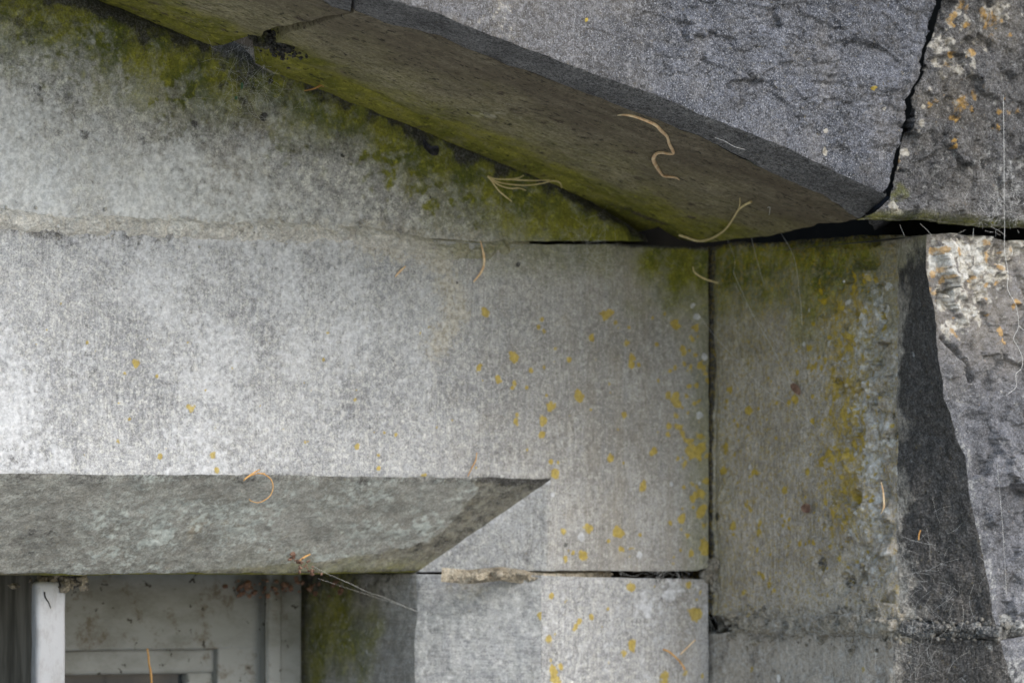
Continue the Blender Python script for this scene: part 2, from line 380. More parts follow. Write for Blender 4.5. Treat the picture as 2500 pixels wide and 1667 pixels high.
WHITE = s.fin(s.mix(s.math('MULTIPLY', dirt, 0.35), (0.35, 0.36, 0.38), (0.17, 0.16, 0.14)), 0.5, s.bump(s.noise(90, 4), 0.0006), 0.4)
s = N('dirty_grey_paint')
d1 = s.ramp(s.noise(14, 7, 0.7, s.mapv((0.5, 1, 1))), 0.42, 0.66); d2 = s.ramp(s.noise(85, 4, 0.65), 0.63, 0.68)
d3 = s.ramp(s.noise(26, 7, 0.75, s.mapv(loc=(3, 1, 2))), 0.52, 0.66)
c = s.mix(d1, (0.27, 0.28, 0.272), (0.17, 0.172, 0.155)); c = s.mix(s.math('MULTIPLY', d3, 0.75), c, (0.10, 0.072, 0.04)); c = s.mix(d2, c, (0.04, 0.035, 0.025))
GPAINT = s.fin(c, 0.6, s.bump(s.noise(60, 5), 0.0008), 0.3)
WOODD = plain('weathered_timber', (0.07, 0.066, 0.056), (0.18, 0.17, 0.148), 60, 0.8, 0.001, streak=(1, 1, 0.12))
s = N('window_glass'); s.b.inputs['Metallic'].default_value = 0.0
GLASS = s.fin(s.mix(s.ramp(s.noise(12, 6, 0.7), 0.4, 0.7), (0.02, 0.025, 0.03), (0.05, 0.055, 0.06)), 0.12, s.bump(s.noise(8, 2), 0.001), 0.6)
s = N('bounce_ground')
BOUNCE = s.fin(s.mix(s.noise(30, 8, 0.7), (0.26, 0.25, 0.22), (0.46, 0.44, 0.40)), 1.0)  # unseen ground, coloured pale to bounce light up into the soffits
# ------------------------------------------------------------------ planes of the building
P_COP = 0.40
X0 = at(1737, 1000, 0.0)[0]
RET = (np.array([X0, 0, 0.]), np.array([1., 0.02, 0]))             # return face of the pier
# soffit of the raking coping: through the line where it meets the wall and its outer edge
a = at(249, 0, 0.0); b = at(1623, 557, 0.0); c = at(1500, 257, -0.345)
n = np.cross(b-a, c-a); n /= np.linalg.norm(n)
SOF = (a, n)
CONTACT = [(-700, -395), (-300, -222), (0, -100), (140, -48), (249, 0), (363, 42), (440, 69), (574, 103), (690, 142), (823, 199), (900, 233), (991, 275), (1125, 333), (1278, 390), (1374, 440), (1489, 497), (1623, 557)]
PANEL_TOP = [(x, y-6) for x, y in CONTACT[:-2]]+[(1430, 470), (1500, 520), (1560, 556), (1590, 575)]
COP_FRONT = [(880, -28), (945, 0), (1068, 34), (1160, 74), (1259, 111), (1370, 152), (1470, 191), (1600, 232), (1700, 277), (1765, 302), (1925, 364), (2040, 421), (2166, 478)]
COP_SOF = [(866, 28), (926, 54), (1068, 88), (1140, 122), (1221, 153), (1340, 195), (1450, 237), (1600, 295), (1700, 331), (1753, 357), (1883, 425), (2004, 476), (2097, 536)]
BED_TOP = [(-700, 505), (-300, 525), (0, 545), (150, 556), (360, 560), (600, 562), (820, 572), (1000, 578), (1180, 590), (1400, 588), (1590, 589)]

# ------------------------------------------------------------------ ground and dark core
bm = bmesh.new(); bmesh.ops.create_grid(bm, x_segments=8, y_segments=8, size=400)
me = bpy.data.meshes.new('ground'); bm.to_mesh(me); bm.free(); me.materials.append(BOUNCE)
g = bpy.data.objects.new('ground', me); COL.objects.link(g); g['kind'] = 'structure'

def zpx(py, px=1250, y=0.0): return at(px, py, y)[2]
def xpx(px, py=1000, y=0.0): return at(px, py, y)[0]
# dark boxes added inside the wall to stop light leaking through open joints
bm = bmesh.new()
def cbox(bm, x0, x1, y0, y1, z0, z1):
    q = bmesh.ops.create_cube(bm, size=1)
    for v in q['verts']: v.co = Vector(((x0+x1)/2+v.co.x*(x1-x0), (y0+y1)/2+v.co.y*(y1-y0), (z0+z1)/2+v.co.z*(z1-z0)))
cbox(bm, xpx(1330), X0+1.3, 0.075, 0.55, 0.0, 3.2)                      # behind jamb, lintel end and pier
cbox(bm, xpx(-1600), xpx(1330)-0.003, 0.37, 0.55, 0.0, zpx(1330)-0.002)          # behind the window
cbox(bm, xpx(-1600), xpx(1330)-0.003, 0.075, 0.55, zpx(1330), 3.2)               # behind lintel and panel
cbox(bm, X0+0.12, X0+1.3, -0.26, 0.072, 0.0, 3.2)                      # inside the pier
me = bpy.data.meshes.new('dark_backing'); bm.to_mesh(me); bm.free(); me.materials.append(CORE)
core = bpy.data.objects.new('dark_backing', me); COL.objects.link(core)
tag(core, 'plain dark boxes added behind the stones to keep light out of the open joints', 'wall core')

# ------------------------------------------------------------------ gable panel (upper left wall stone)
PT = L(PANEL_TOP); PB = L(BED_TOP)
T0 = resamp(PT, 700); B0 = resamp(PB, 700)
contact3 = L(CONTACT)
def m_panel(P):
    d = dpoly(P, contact3); nz = fbm(P, 14, 4, 8)
    wid = 0.085+0.03*sm(xpx(800), xpx(1200), P[:, 0])+0.02*np.sin(P[:, 0]*9)+0.05*nz
    xs = P[:, 0]
    moss = sm(1.3, 0.15, d/wid)*1.0
    moss *= 1-0.85*blobs(P, [(150, 210, 170), (260, 330, 130), (60, 260, 120)], soft=.8)          # bare grey hollow near the left
    moss = np.maximum(moss, blobs(P, [(420, 170, 110, 1), (330, 60, 90, 1), (120, 40, 140, .9), (960, 360, 120, 1.0), (1050, 420, 110, 1), (1180, 450, 120, .9), (1330, 520, 130, .7), (760, 260, 110, .75), (700, 330, 70, .5), (1500, 560, 90, .8)], soft=0.9)*1.0)
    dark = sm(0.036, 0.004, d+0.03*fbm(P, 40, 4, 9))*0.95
    dark = np.maximum(dark, blobs(P, [(590, 170, 90, .62), (600, 260, 60, .5), (60, 20, 200, .45), (330, 60, 120, .4), (480, 120, 80, .45), (870, 240, 70, .45), (700, 200, 60, .5), (1320, 520, 60, .35)], soft=0.9))
    dark = np.maximum(dark, blobs(P, [(92, 220, 9, 1), (205, 330, 11, .9), (475, 303, 7, .9), (1048, 480, 6, 1), (835, 380, 6, .9), (980, 520, 5, .9), (645, 285, 12, .9), (420, 422, 5, 1), (488, 444, 5, 1), (660, 195, 12, 1)], soft=0.3))
    dark = np.maximum(dark, blobs(P, [(720, 370, 28, .5), (350, 345, 20, .45), (180, 250, 40, .42), (450, 540, 22, .4), (690, 520, 24, .42), (140, 320, 22, .42)], soft=0.6))
    db = dpoly(P, PB)
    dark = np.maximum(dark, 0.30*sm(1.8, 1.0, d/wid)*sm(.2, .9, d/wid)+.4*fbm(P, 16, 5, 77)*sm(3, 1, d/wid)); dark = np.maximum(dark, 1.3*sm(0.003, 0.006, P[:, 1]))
    pale = sm(0.03, 0.004, db)*0.5*sm(0.30, 0.15, xs-X0+0.45)
    brown = 0.25*np.clip(fbm(P, 20, 4, 6)*2, 0, 1)+0.5*blobs(P, [(560, 400, 110, .6), (620, 300, 80, .9)], soft=0.9)
    white = 0.56*sm(0.05, 0.14, d)*sm(X0-0.1, X0-0.5, xs)+0.45*np.clip(fbm(P, 14, 5, 12)*2, -.8, 1)*sm(0.05, 0.1, d)
    return dict(moss=moss, dark=dark, pale=pale, brown=brown, white=white)
Eb = empty('gable_wall_stone', tuple(at(700, 560)), 'pale crusted wall stone with green algae under the sloping coping', 'stone')
Gp = coons(B0, T0, nu=700, nv=200)
Gp = add_skirt(Gp, 'b', (0, 0.06, 0.0)); Gp = add_skirt(Gp, 't', (0, 0.06, 0.01))
def panel_bumps(P):
    # the tip of the stone rounds back into the crevice; the surface is gently hollowed
    d = dpoly(P, PT); o = np.zeros_like(P)
    o[:, 1] = 0.012*np.clip(1-d/0.02, 0, 1)**2 + 0.0035*fbm(P, 9, 3, 21)
    return o
surface('front_face', [Gp], CRUST, Eb, disp=[(0.0012, 60, 4)], rough=[(0.0045, 26, 5, (0, 1, 0), [], 1)], masks=m_panel, bumps=panel_bumps)

# ------------------------------------------------------------------ lintel
El = empty('window_lintel', tuple(at(900, 1390)), 'long pale dressed stone lintel with a chamfered lower edge over the window', 'lintel')
DSP = 0.097
LT = L([(x, y+4) for x, y in BED_TOP if x < 1300]+[(1345, 597)])
LTr = L([(1345, 597), (1480, 596), (1600, 600), (1730, 604)])
LE = L([(-700, 1146), (-300, 1153), (0, 1157), (300, 1161), (500, 1160), (800, 1164), (1100, 1168), (1345, 1170)])   # lintel arris
LC = L([(-700, 1398), (-300, 1402), (0, 1402), (200, 1404), (330, 1401), (500, 1400), (700, 1402), (1018, 1396)], DSP)
SPL_T = L([(1345, 1170), (1335, 1393)])
c1 = coons(LE, LT, nu=620, nv=180)
c2 = coons(L([(1345, 1170), (1731, 1172)]), LTr, nu=130, nv=180)
LBOT = L([(1335, 1393), (1450, 1392), (1600, 1394), (1700, 1392), (1730, 1386)])
c3 = coons(LBOT, L([(1345, 1170), (1731, 1172)]), left=[SPL_T[1], SPL_T[0]], nu=130, nv=80)
c2 = add_skirt(c2, 'r', (0.0, 0.09, 0)); c3 = add_skirt(c3, 'r', (0.0, 0.09, 0)); c3 = add_skirt(c3, 'b', (0, 0.09, 0.0))
c1 = add_skirt(c1, 't', (0, 0.05, 0)); c2 = add_skirt(c2, 't', (0, 0.05, 0))
random.seed(3)
LSPOTS = [(1258, 872, 16), (1483, 767, 15), (1443, 826, 9), (1414, 962, 17), (1344, 990, 15), (1327, 1028, 17), (1322, 1060, 8), (1262, 1030, 10), (1213, 923, 10), (1170, 898, 9), (1185, 760, 12), (1520, 1012, 14), (1649, 965, 17, 1.1), (1652, 985, 12), (1653, 797, 17, 1.1), (1635, 965, 12), (1688, 830, 10), (1685, 895, 14), (1606, 1062, 12), (1630, 1060, 8), (1490, 1116, 15), (1595, 1103, 10), (1572, 1190, 11), (1345, 1126, 9), (1353, 1155, 10), (1630, 1040, 8), (1710, 1095, 16), (1700, 1110, 22, 1.1), (1690, 1215, 14), (1715, 1250, 22), (1712, 1205, 16), (1715, 1335, 22, 1.2), (1690, 1350, 14, 1.1), (1718, 1280, 12), (1376, 1297, 13, 1.1), (1262, 1341, 15), (1213, 1371, 9), (1421, 1356, 15), (1513, 1299, 16), (1514, 1340, 12), (1434, 1290, 12), (1635, 1277, 8), (1380, 1360, 8), (1541, 1337, 9), (520, 1115, 9), (508, 1125, 5), (529, 1146, 8), (390, 1112, 6), (465, 995, 11), (333, 888, 10), (149, 741, 7), (288, 1078, 7), (524, 1045, 7), (923, 1140, 8), (1037, 1162, 9), (870, 1090, 7), (914, 1055, 6), (966, 1062, 6), (745, 1080, 6), (290, 985, 6), (1530, 835, 14, .8), (1545, 865, 12), (1390, 880, 8), (1355, 850, 8), (1605, 840, 6), (1540, 890, 8), (1700, 940, 10), (1165, 560, 0)]
LSPOTS = [q for q in LSPOTS if q[2] > 0]
for i in range(60):
    LSPOTS.append((random.uniform(1150, 1725), random.uniform(760, 1380), random.uniform(3, 7), random.uniform(.6, .95)))
for i in range(46):
    LSPOTS.append((random.gauss(1690, 24), random.uniform(740, 1385), random.uniform(5, 13), random.uniform(.7, 1.0)))
for i in range(40):
    LSPOTS.append((random.uniform(0, 1150), random.uniform(760, 1155), random.uniform(3, 5), random.uniform(.5, .9)))
joint3 = L([(1730, 560), (1730, 1400)])
def m_lintel(P):
    dj = dpoly(P, joint3); dt = dpoly(P, np.concatenate([LT, LTr])); nz = fbm(P, 30, 4, 9)
    corner = np.linalg.norm(P-at(1690, 560), axis=1)
    moss = sm(0.135, 0.03, corner+0.05*nz)*0.95
    moss = np.maximum(moss, 0.45*sm(0.05, 0.0, dt+0.03*nz)*sm(X0-0.42, X0-0.15, P[:, 0]))
    moss = np.maximum(moss, 0.35*sm(0.05, 0.0, dj+0.02*nz))
    yell = blobs(P, [(a, b, c*1.25)+tuple(d) for a, b, c, *d in LSPOTS], soft=.9)*1.25
    right = sm(X0-0.42, X0-0.05, P[:, 0]+0.05*nz)
    brown = 0.50*right+0.10*np.clip(nz*2, 0, 1)
    brown = np.maximum(brown, 0.5*blobs(P, [(1440, 610, 60, 1), (1500, 590, 60, .9)], soft=.9))
    white = 0.42*sm(X0-0.25, X0-0.6, P[:, 0])+0.45*np.clip(fbm(P, 11, 5, 14)*2, -.7, 1)*(1-0.6*right)
    white = np.maximum(white, blobs(P, [(1700, 770, 12), (1690, 745, 10), (1706, 1010, 12), (1560, 1355, 8), (1420, 1310, 14, .7), (1720, 870, 9), (1350, 1205, 8), (1708, 1180, 12), (1640, 1180, 9), (540, 820, 30, .62), (60, 1110, 60, .6), (200, 900, 60, .5), (140, 1130, 80, .6)], soft=.6))
    dark = 0.9*sm(0.006, 0.0, dt)*sm(X0-0.16, X0-0.1, P[:, 0])
    dark = np.maximum(dark, 0.56*sm(0.022, 0.004, dt+0.02*fbm(P, 30, 4, 33))*sm(xpx(520), xpx(380), P[:, 0]))  # shadow line under the mortar bed, painted dark at the left
    dark = np.maximum(dark, blobs(P, [(1265, 645, 7), (1115, 690, 5), (1540, 853, 6, .9), (1380, 1331, 8, .6), (960, 880, 4), (30, 1115, 40, .46), (160, 560, 50, .48), (320, 568, 40, .45), (700, 540, 10), (1260, 1350, 30, .5), (1400, 1440, 6)], soft=.5))
    pale = 0.66*sm(0.035, 0.0, dpoly(P, L([(860, 585), (1000, 600), (1080, 640), (1120, 760), (1060, 850)]))+0.015*nz)
    pale = np.maximum(pale, 0.45*sm(0.02, 0, dt)*sm(X0-0.3, X0-0.4, P[:, 0]))
    return dict(moss=moss, yellow=yell, white=white, brown=brown, dark=dark, pale=pale)
DL = [(0.0010, 60, 4)]
wE = (LE, (0, 0.7, 0.7), 0.0022, 0.006); wS = (SPL_T, (0, 1, 0), 0.0015, 0.006)
surface('front_face', [c1, c2, c3], PALE, El, disp=DL, masks=m_lintel, rough=[(0.0022, 30, 4, (0, 1, 0), [LE, SPL_T], 0.02)], wears=[wE, wS])
MIT = np.array([LC[-1], LE[-1]])
ch = coons(LC, LE, right=MIT, nu=620, nv=90)
def m_cham(P):
    nz = fbm(P, 30, 4, 9); a_ = 0
    hor = P[:, 0]
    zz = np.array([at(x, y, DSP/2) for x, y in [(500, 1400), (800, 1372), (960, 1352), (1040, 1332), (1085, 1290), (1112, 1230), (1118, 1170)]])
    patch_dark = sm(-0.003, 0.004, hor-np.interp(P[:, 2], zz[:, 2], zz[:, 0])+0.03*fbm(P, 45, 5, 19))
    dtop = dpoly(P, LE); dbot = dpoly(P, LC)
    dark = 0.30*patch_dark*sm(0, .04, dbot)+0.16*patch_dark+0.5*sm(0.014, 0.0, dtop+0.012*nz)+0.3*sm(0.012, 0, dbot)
    dark = np.maximum(dark, blobs(P, [(573, 1190, 14), (190, 1220, 6), (310, 1312, 6), (360, 1322, 4), (130, 1300, 16, .5), (90, 1350, 70, .42), (560, 1320, 24, .5)], DSP/2, soft=.5))
    white = (0.42+0.35*np.clip(fbm(P@np.array([[.5, 0, .5], [0, 1, 0], [-.8, 0, .8]]), 24, 4, 3)*2, -1, 1))*(1-patch_dark)*sm(xpx(100), xpx(320), hor)
    white = white*.8; white = np.maximum(white, blobs(P, [(300, 1370, 80, .9), (360, 1345, 70, .85), (420, 1310, 70, .8), (480, 1280, 40, .7), (640, 1260, 50, .75), (690, 1230, 30, .7), (1060, 1230, 50, .75), (1030, 1270, 60, .75), (980, 1310, 50, .65), (880, 1320, 50, .6), (780, 1340, 50, .6), (30, 1350, 40, .6)], DSP/2, soft=.9))
    moss = 0.3*sm(0.04, 0.0, dbot+0.03*nz)*sm(xpx(500), xpx(900), hor)+0.08*patch_dark
    brown = 0.30*patch_dark+0.2+0.75*blobs(P, [(480, 1290, 40, .9), (560, 1315, 40, .9), (740, 1370, 22, 1), (300, 1170, 40, .5)], DSP/2, soft=.9)
    return dict(moss=moss, white=white, dark=dark, brown=brown)
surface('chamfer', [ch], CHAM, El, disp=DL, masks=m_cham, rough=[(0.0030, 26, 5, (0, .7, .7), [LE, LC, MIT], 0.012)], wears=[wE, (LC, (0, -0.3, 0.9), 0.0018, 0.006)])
sp = coons(L([(1335, 1393)]).tolist()+L([(1018, 1396)], DSP).tolist(), [LE[-1], LE[-1]+np.array([-1e-5, 0, 0])], left=[SPL_T[1], LE[-1]], nu=60, nv=70)
sp = sp[:, ::-1]
def m_splay(P):
    nz = fbm(P, 30, 4, 9)
    return dict(yellow=blobs(P, [(1262, 1341, 15), (1213, 1371, 9)], 0.03), white=0.45*sm(0.014, 0.0, dpoly(P, MIT))+0.2*nz, brown=0.42*sm(X0-0.42, X0-0.05, P[:, 0]+0.05*nz), dark=blobs(P, [(1290, 1360, 34, .5)], 0.02, soft=.7))
surface('splay', [add_skirt(sp, 'b', (0.02, 0.09, 0.0))], PALE, El, disp=DL, masks=m_splay, wears=[wS])
so_b = L([(-700, 1400), (1018, 1396)], DSP)
LSB = LC+np.array([0, 0.27, 0.0])
def m_soff(P):
    z = np.ones(len(P)); nz = fbm(P, 30, 4, 9)
    return dict(moss=1.1*sm(xpx(150), xpx(300), P[:, 0])+0.2*nz, brown=0.2*z, dark=0.2*sm(DSP+0.1, DSP+0.2, P[:, 1])+0.3*nz)
surface('soffit', [coons(LSB, LC, nu=620, nv=50)], SOFF, El, disp=DL, masks=m_soff, wears=[(LC, (0, -0.3, 0.9), 0.0018, 0.006)])

# ------------------------------------------------------------------ jamb stone
Ej = empty('window_jamb_stone', tuple(at(1400, 1660)), 'grey dressed jamb stone under the right end of the lintel, yellow lichen along it', 'stone')
JT = L([(1322, 1404), (1450, 1409), (1600, 1411), (1729, 1414)]); JB = L([(1322, 2500), (1735, 2500)])
jf = coons(JB, JT, nu=140, nv=300)
jf = add_skirt(jf, 'r', (0, 0.09, 0)); jf = add_skirt(jf, 't', (0, 0.09, 0))
JE = L([(1322, 2500), (1322, 1404)]); JI = L([(1012, 2500), (1012, 1660), (1010, 1560), (1018, 1500), (1012, 1401)], DSP)
JSP = [(1542, 1434, 17), (1543, 1573, 16), (1345, 1560, 17), (1355, 1548, 12), (1522, 1596, 12), (1415, 1512, 13), (1444, 1507, 10), (1345, 1455, 7), (1380, 1470, 6), (1400, 1535, 8), (1355, 1640, 26, 1.1), (1343, 1610, 12), (1370, 1630, 16), (1698, 1500, 24, 1.1), (1625, 1655, 20), (1675, 1640, 14), (1680, 1425, 12), (1710, 1445, 9), (1485, 1485, 8), (1405, 1530, 9), (1140, 1630, 8, .8), (1290, 1660, 10)]
for i in range(26): JSP.append((random.uniform(1290, 1725), random.uniform(1420, 1900), random.uniform(3, 8), random.uniform(.6, 1)))
def m_jamb(P):
    nz = fbm(P, 30, 4, 9)
    dark = blobs(P, [(1412, 1470, 5), (1613, 1462, 5), (1490, 1514, 5), (1198, 1656, 7), (1600, 1410, 20, .45)], soft=.4)
    white = 0.28+0.3*nz+blobs(P, [(1580, 1480, 40, .5), (1640, 1440, 40, .5), (1620, 1430, 12)], soft=.9)
    pale = blobs(P, [(1285, 1450, 26, .8), (1250, 1430, 40, .5), (1180, 1420, 60, .5)], 0.0, soft=.8)
    return dict(yellow=blobs(P, JSP, soft=.9)*1.1, white=white, brown=0.35*sm(xpx(1500), xpx(1700), P[:, 0])+0.1, dark=dark, pale=pale)
surface('front_face', [jf], PALE, Ej, disp=DL, masks=m_jamb, rough=[(0.002, 30, 4, (0, 1, 0), [], 1)], wears=[(JE, (0, 1, 0), 0.001, 0.006)])
js = coons([JE[0], JI[0]], [JE[-1], JI[-1]], left=JE, right=JI, nu=120, nv=300)[:, ::-1]
wJ = (JI, (.8, 0.0, 0), 0.0025, 0.008)
surface('splay', [add_skirt(js, 't', (0.03, 0.08, 0))], JAMB, Ej, disp=DL, rough=[(0.0018, 40, 4, (-.7, -.7, 0), [JI, JE], .02)],
        masks=lambda P: dict(white=0.42+0.3*fbm(P, 30, 4, 9), pale=0.7*sm(0.035, 0, dpoly(P, L([(1050, 1405), (1300, 1410)], 0.05))+0.02*fbm(P, 30, 4, 9)), yellow=blobs(P, [(1335, 1560, 17), (1342, 1640, 22), (1300, 1480, 6), (1320, 1500, 9)], 0.0), dark=blobs(P, [(1200, 1655, 7)], 0.03)),
        wears=[wJ, (JE, (0, 1, 0), 0.001, 0.006)])
JR = JI+np.array([0.0, 0.26, 0]); 
jr = coons([JR[0], JI[0]], [JR[-1], JI[-1]], left=JR, right=JI, nu=90, nv=300)
def m_rev(P):
    nz = fbm(P, 18, 4, 9); t = (P[:, 1]-DSP)
    moss = 0.75*sm(0.03, 0.17, t+0.16*nz+0.3*(P[:, 2]-zpx(1530)))*sm(0.30, 0.16, t-0.08*nz)
    dark = 0.5*sm(0.05, 0.0, zpx(1400)-P[:, 2]-0.0+0.06*nz)*sm(0, .05, t)+0.15*sm(0.15, 0.22, t)+0.4*nz  # top corner under the lintel darkened in colour, as recess shade
    return dict(moss=np.clip(moss, 0, 1), brown=0.35+0*nz, dark=dark, white=0.2+0.2*nz)
surface('reveal', [add_skirt(jr, 't', (0.03, 0.0, 0.02))], JAMB, Ej, disp=DL, masks=m_rev, wears=[wJ], rough=[(0.003, 30, 4, (1, 0, 0), [JI], .02)])

# ------------------------------------------------------------------ raking coping stones
def soffit_masks(P):
    d = dpoly(P, contact3); nz = fbm(P, 16, 4, 9); out = -P[:, 1]
    moss = 0.95*sm(0.17, 0.03, d+0.08*nz)
    moss = np.maximum(moss, 0.25*sm(0.3, 0.1, d+0.1*nz))
    brown = 0.2+0.75*sm(0.10, 0.28, out+0.06*nz+0.10*sm(xpx(1300), xpx(1900), P[:, 0]))+0.25*nz  # brown and dark both deepen rightwards: painted shade of the enclosed end
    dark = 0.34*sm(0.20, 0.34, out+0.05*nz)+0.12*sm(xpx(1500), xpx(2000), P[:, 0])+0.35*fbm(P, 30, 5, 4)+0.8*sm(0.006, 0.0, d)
    dark = np.maximum(dark, blobs(P, [(1141, 273, 7), (1128, 285, 6), (1688, 527, 13), (1245, 360, 8), (1310, 295, 14, .6), (1260, 272, 40, .45), (1330, 300, 20, .6), (950, 190, 8), (876, 92, 10, .5)], SOF, soft=.5))
    rq = random.Random(8); SP_ = []
    for i in range(120):
        t = rq.uniform(0, 1); x = 300+1750*t; SP_.append((x, 0.434*(x-249)-rq.uniform(5, 200)+rq.gauss(0, 10), rq.choice([4, 5, 6, 8, 14, 26]), rq.uniform(.5, .95)))
    dark = np.maximum(dark, .85*blobs(P, SP_, SOF, soft=.9))
    brown = brown+.5*fbm(P, 12, 5, 55)
    pale = blobs(P, [(1180, 280, 50, .55), (1110, 262, 24, .6), (1240, 280, 50, .5)], SOF, soft=.9)
    return dict(moss=moss, brown=np.clip(brown, 0, 1), dark=dark, pale=pale)
def m_cop_front(P):
    nz = fbm(P, 18, 4, 9)
    e = dpoly(P, L(COP_FRONT, -P_COP))
    white = 0.25+0.4*nz+0.22*sm(xpx(1900, 200, -P_COP), xpx(1200, 200, -P_COP), P[:, 0])
    dark = 0.12+0.16*sm(xpx(1600, 100, -P_COP), xpx(2100, 100, -P_COP), P[:, 0])+0.6*fbm(P, 26, 5, 30)
    yell = blobs(P, [(2134, 218, 7), (1432, 50, 5)], -P_COP)
    pale = blobs(P, [(2015, 372, 10), (2166, 266, 6), (2018, 320, 8), (1220, 50, 50, .4), (1230, 20, 40, .45)], -P_COP, soft=.7)
    brown = 0.2*np.clip(nz*2, 0, 1)+0.2*sm(xpx(1700, 100, -P_COP), xpx(1300, 0, -P_COP), P[:, 0])
    return dict(white=white*0.75, dark=dark, yellow=yell, pale=pale, brown=brown)
DC = [(0.0014, 45, 5)]
GAPL = [(2166, 478), (2182, 440), (2191, 400), (2208, 350), (2214, 312), (2224, 284), (2226, 262), (2222, 240), (2248, 190), (2262, 130), (2272, 96), (2276, 60), (2288, 20), (2294, -20), (2360, -240), (2440, -520)]
Ea = empty('coping_stone', tuple(at(1500, 257, -0.3)), 'large dark slaty coping stone sloping down from the top centre to the right', 'coping stone', 'raking coping stones')
CF = L(COP_FRONT, -P_COP); CSf = L(COP_SOF, SOF)
G = coons(CF, L([(1080, -560), (1700, -560), (2440, -520)], -P_COP), left=L([(880, -28), (900, -60), (1080, -560)], -P_COP), right=L(GAPL, -P_COP), nu=620, nv=320)
G = add_skirt(G, 'r', (0.02, 0.10, 0)); G = add_skirt(G, 'l', (0.0, 0.10, 0.0))
cutv = np.array([0, .6, .8])
slope_n = np.array([0.36, 0, 0.93])
wC = (CF, (0.2, 0.6, 0.5), 0.0035, 0.010)
def cop_bumps(P):
    # broken edge along the open joint, hollows and low riven ledges
    o = np.zeros_like(P); g = L(GAPL, -P_COP); d = dpoly(P, g)
    o[:, 1] += 0.010*np.clip(1-d/0.018, 0, 1)**2*(0.4+1.4*np.clip(fbm(P, 50, 4, 31)+0.3, 0, 1))
    f = fbm(P*np.array([0.6, 1, 1.3]), 17, 6, 33, .6); wgt = sm(0.0, 0.05, dpoly(P, CF))
    o[:, 1] += (0.006*f+facets(P*np.array([.7, 1, 1.5]), .045, .06, 5)+facets(P*np.array([.7, 1, 1.4]), .018, .09, 6))*wgt*(0.3+0.7*sm(xpx(1350, 100, -P_COP), xpx(1850, 100, -P_COP), P[:, 0]))
    r = np.abs(fbm(P*np.array([0.7, 1, 1.4]), 22, 4, 35)); o[:, 1] += 0.006*np.clip(0.10-r, 0, 1)*10*0.35*wgt*sm(xpx(1700, 100, -P_COP), xpx(2000, 100, -P_COP), P[:, 0])
    return o
surface('front_face', [G], DARKS, Ea, disp=DC, masks=m_cop_front, wears=[wC], bumps=cop_bumps)
G = coons(CSf, CF, nu=620, nv=40)
G = add_skirt(G, 'r', (0.03, 0.06, 0.05)); G = add_skirt(G, 'l', (0.0, 0.05, 0.05))
wS2 = (CSf, (0.2, -0.2, 0.6), 0.002, 0.008)
surface('chamfer', [G], DCHAM, Ea, disp=DC, wears=[wC, wS2], masks=lambda P: dict(dark=0.25+0.5*fbm(P, 30, 4, 2), white=0.22+0.3*fbm(P, 40, 4, 3), pale=blobs(P, [(1750, 300, 9), (888, 108, 0.1)], -0.37)), rough=[(0.002, 40, 4, (0, .7, .7), [CSf, CF], .015)])
SEND = [(1623, 557), (1660, 585), (1720, 590), (1791, 583), (1870, 574), (1937, 563), (1985, 556), (2000, 545), (2059, 542), (2097, 536)]
CT_A = L([(690, 142), (823, 199), (900, 233), (991, 275), (1125, 333), (1278, 390), (1374, 440), (1489, 497), (1623, 557)], SOF)
G = coons(CT_A, CSf, left=L([(690, 142), (674, 122), (672, 104), (704, 82), (785, 57), (866, 28)], SOF), right=L(SEND, SOF), nu=620, nv=200)
G = add_skirt(G, 'r', (0.01, 0.0, 0.08)); G = add_skirt(G, 'l', (-0.01, 0, 0.08)); G = add_skirt(G, 'b', (0, 0.05, 0.0))
def sof_bumps(P):
    o = np.zeros_like(P); d = dpoly(P, CT_A)
    o += (0.008*np.clip(1-d/0.03, 0, 1)**2)[:, None]*np.array([0.2, 0, 0.6])    # lifts off the wall stone: a shadow line
    o += (0.005*fbm(P, 10, 3, 41))[:, None]*SOF[1]
    return o
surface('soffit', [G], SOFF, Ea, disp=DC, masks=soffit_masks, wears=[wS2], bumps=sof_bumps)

Ec = empty('coping_stone', tuple(at(600, 60, -0.1)), 'upper coping stone at the top left edge, its greenish underside ending at a broken joint', 'coping stone', 'raking coping stones')
CFB = L([(160, -330), (500, -190), (700, -104), (862, -38)], -P_COP); CSB = L([(80, -300), (420, -158), (640, -68), (784, -4), (811, 18), (856, 28)], SOF)
G = coons(CFB, L([(300, -900), (1060, -570)], -P_COP), nu=300, nv=160); G = add_skirt(G, 'r', (0, .1, 0))
surface('front_face', [G], DARKS, Ec, disp=DC, masks=m_cop_front, wears=[(CFB, (0.2, 0.6, 0.5), 0.0035, 0.010)])
G = coons(CSB, CFB, nu=300, nv=30); G = add_skirt(G, 'r', (0, .05, .05))
surface('chamfer', [G], DCHAM, Ec, disp=DC, masks=lambda P: dict(dark=0.05+0.5*fbm(P, 30, 4, 2), white=0.35+0.3*fbm(P, 40, 4, 3)))
CTB = L([(-700, -395), (-300, -222), (0, -100), (140, -48), (249, 0), (300, 24), (363, 38), (440, 68), (520, 94), (574, 103), (610, 101)], SOF)
G = coons(CTB, CSB, right=L([(610, 101), (636, 96), (644, 78), (686, 62), (764, 48), (856, 28)], SOF), nu=360, nv=160)
G = add_skirt(G, 'r', (0, .0, .08)); G = add_skirt(G, 'b', (0, .05, .0))
def sofB(P):
    o = np.zeros_like(P); d = dpoly(P, CTB)
    o += (0.008*np.clip(1-d/0.03, 0, 1)**2)[:, None]*np.array([0.2, 0, 0.6]); o += (0.006*fbm(P, 12, 3, 43))[:, None]*SOF[1]
    return o
surface('soffit', [G], SOFF, Ec, disp=DC, masks=soffit_masks, bumps=sofB)

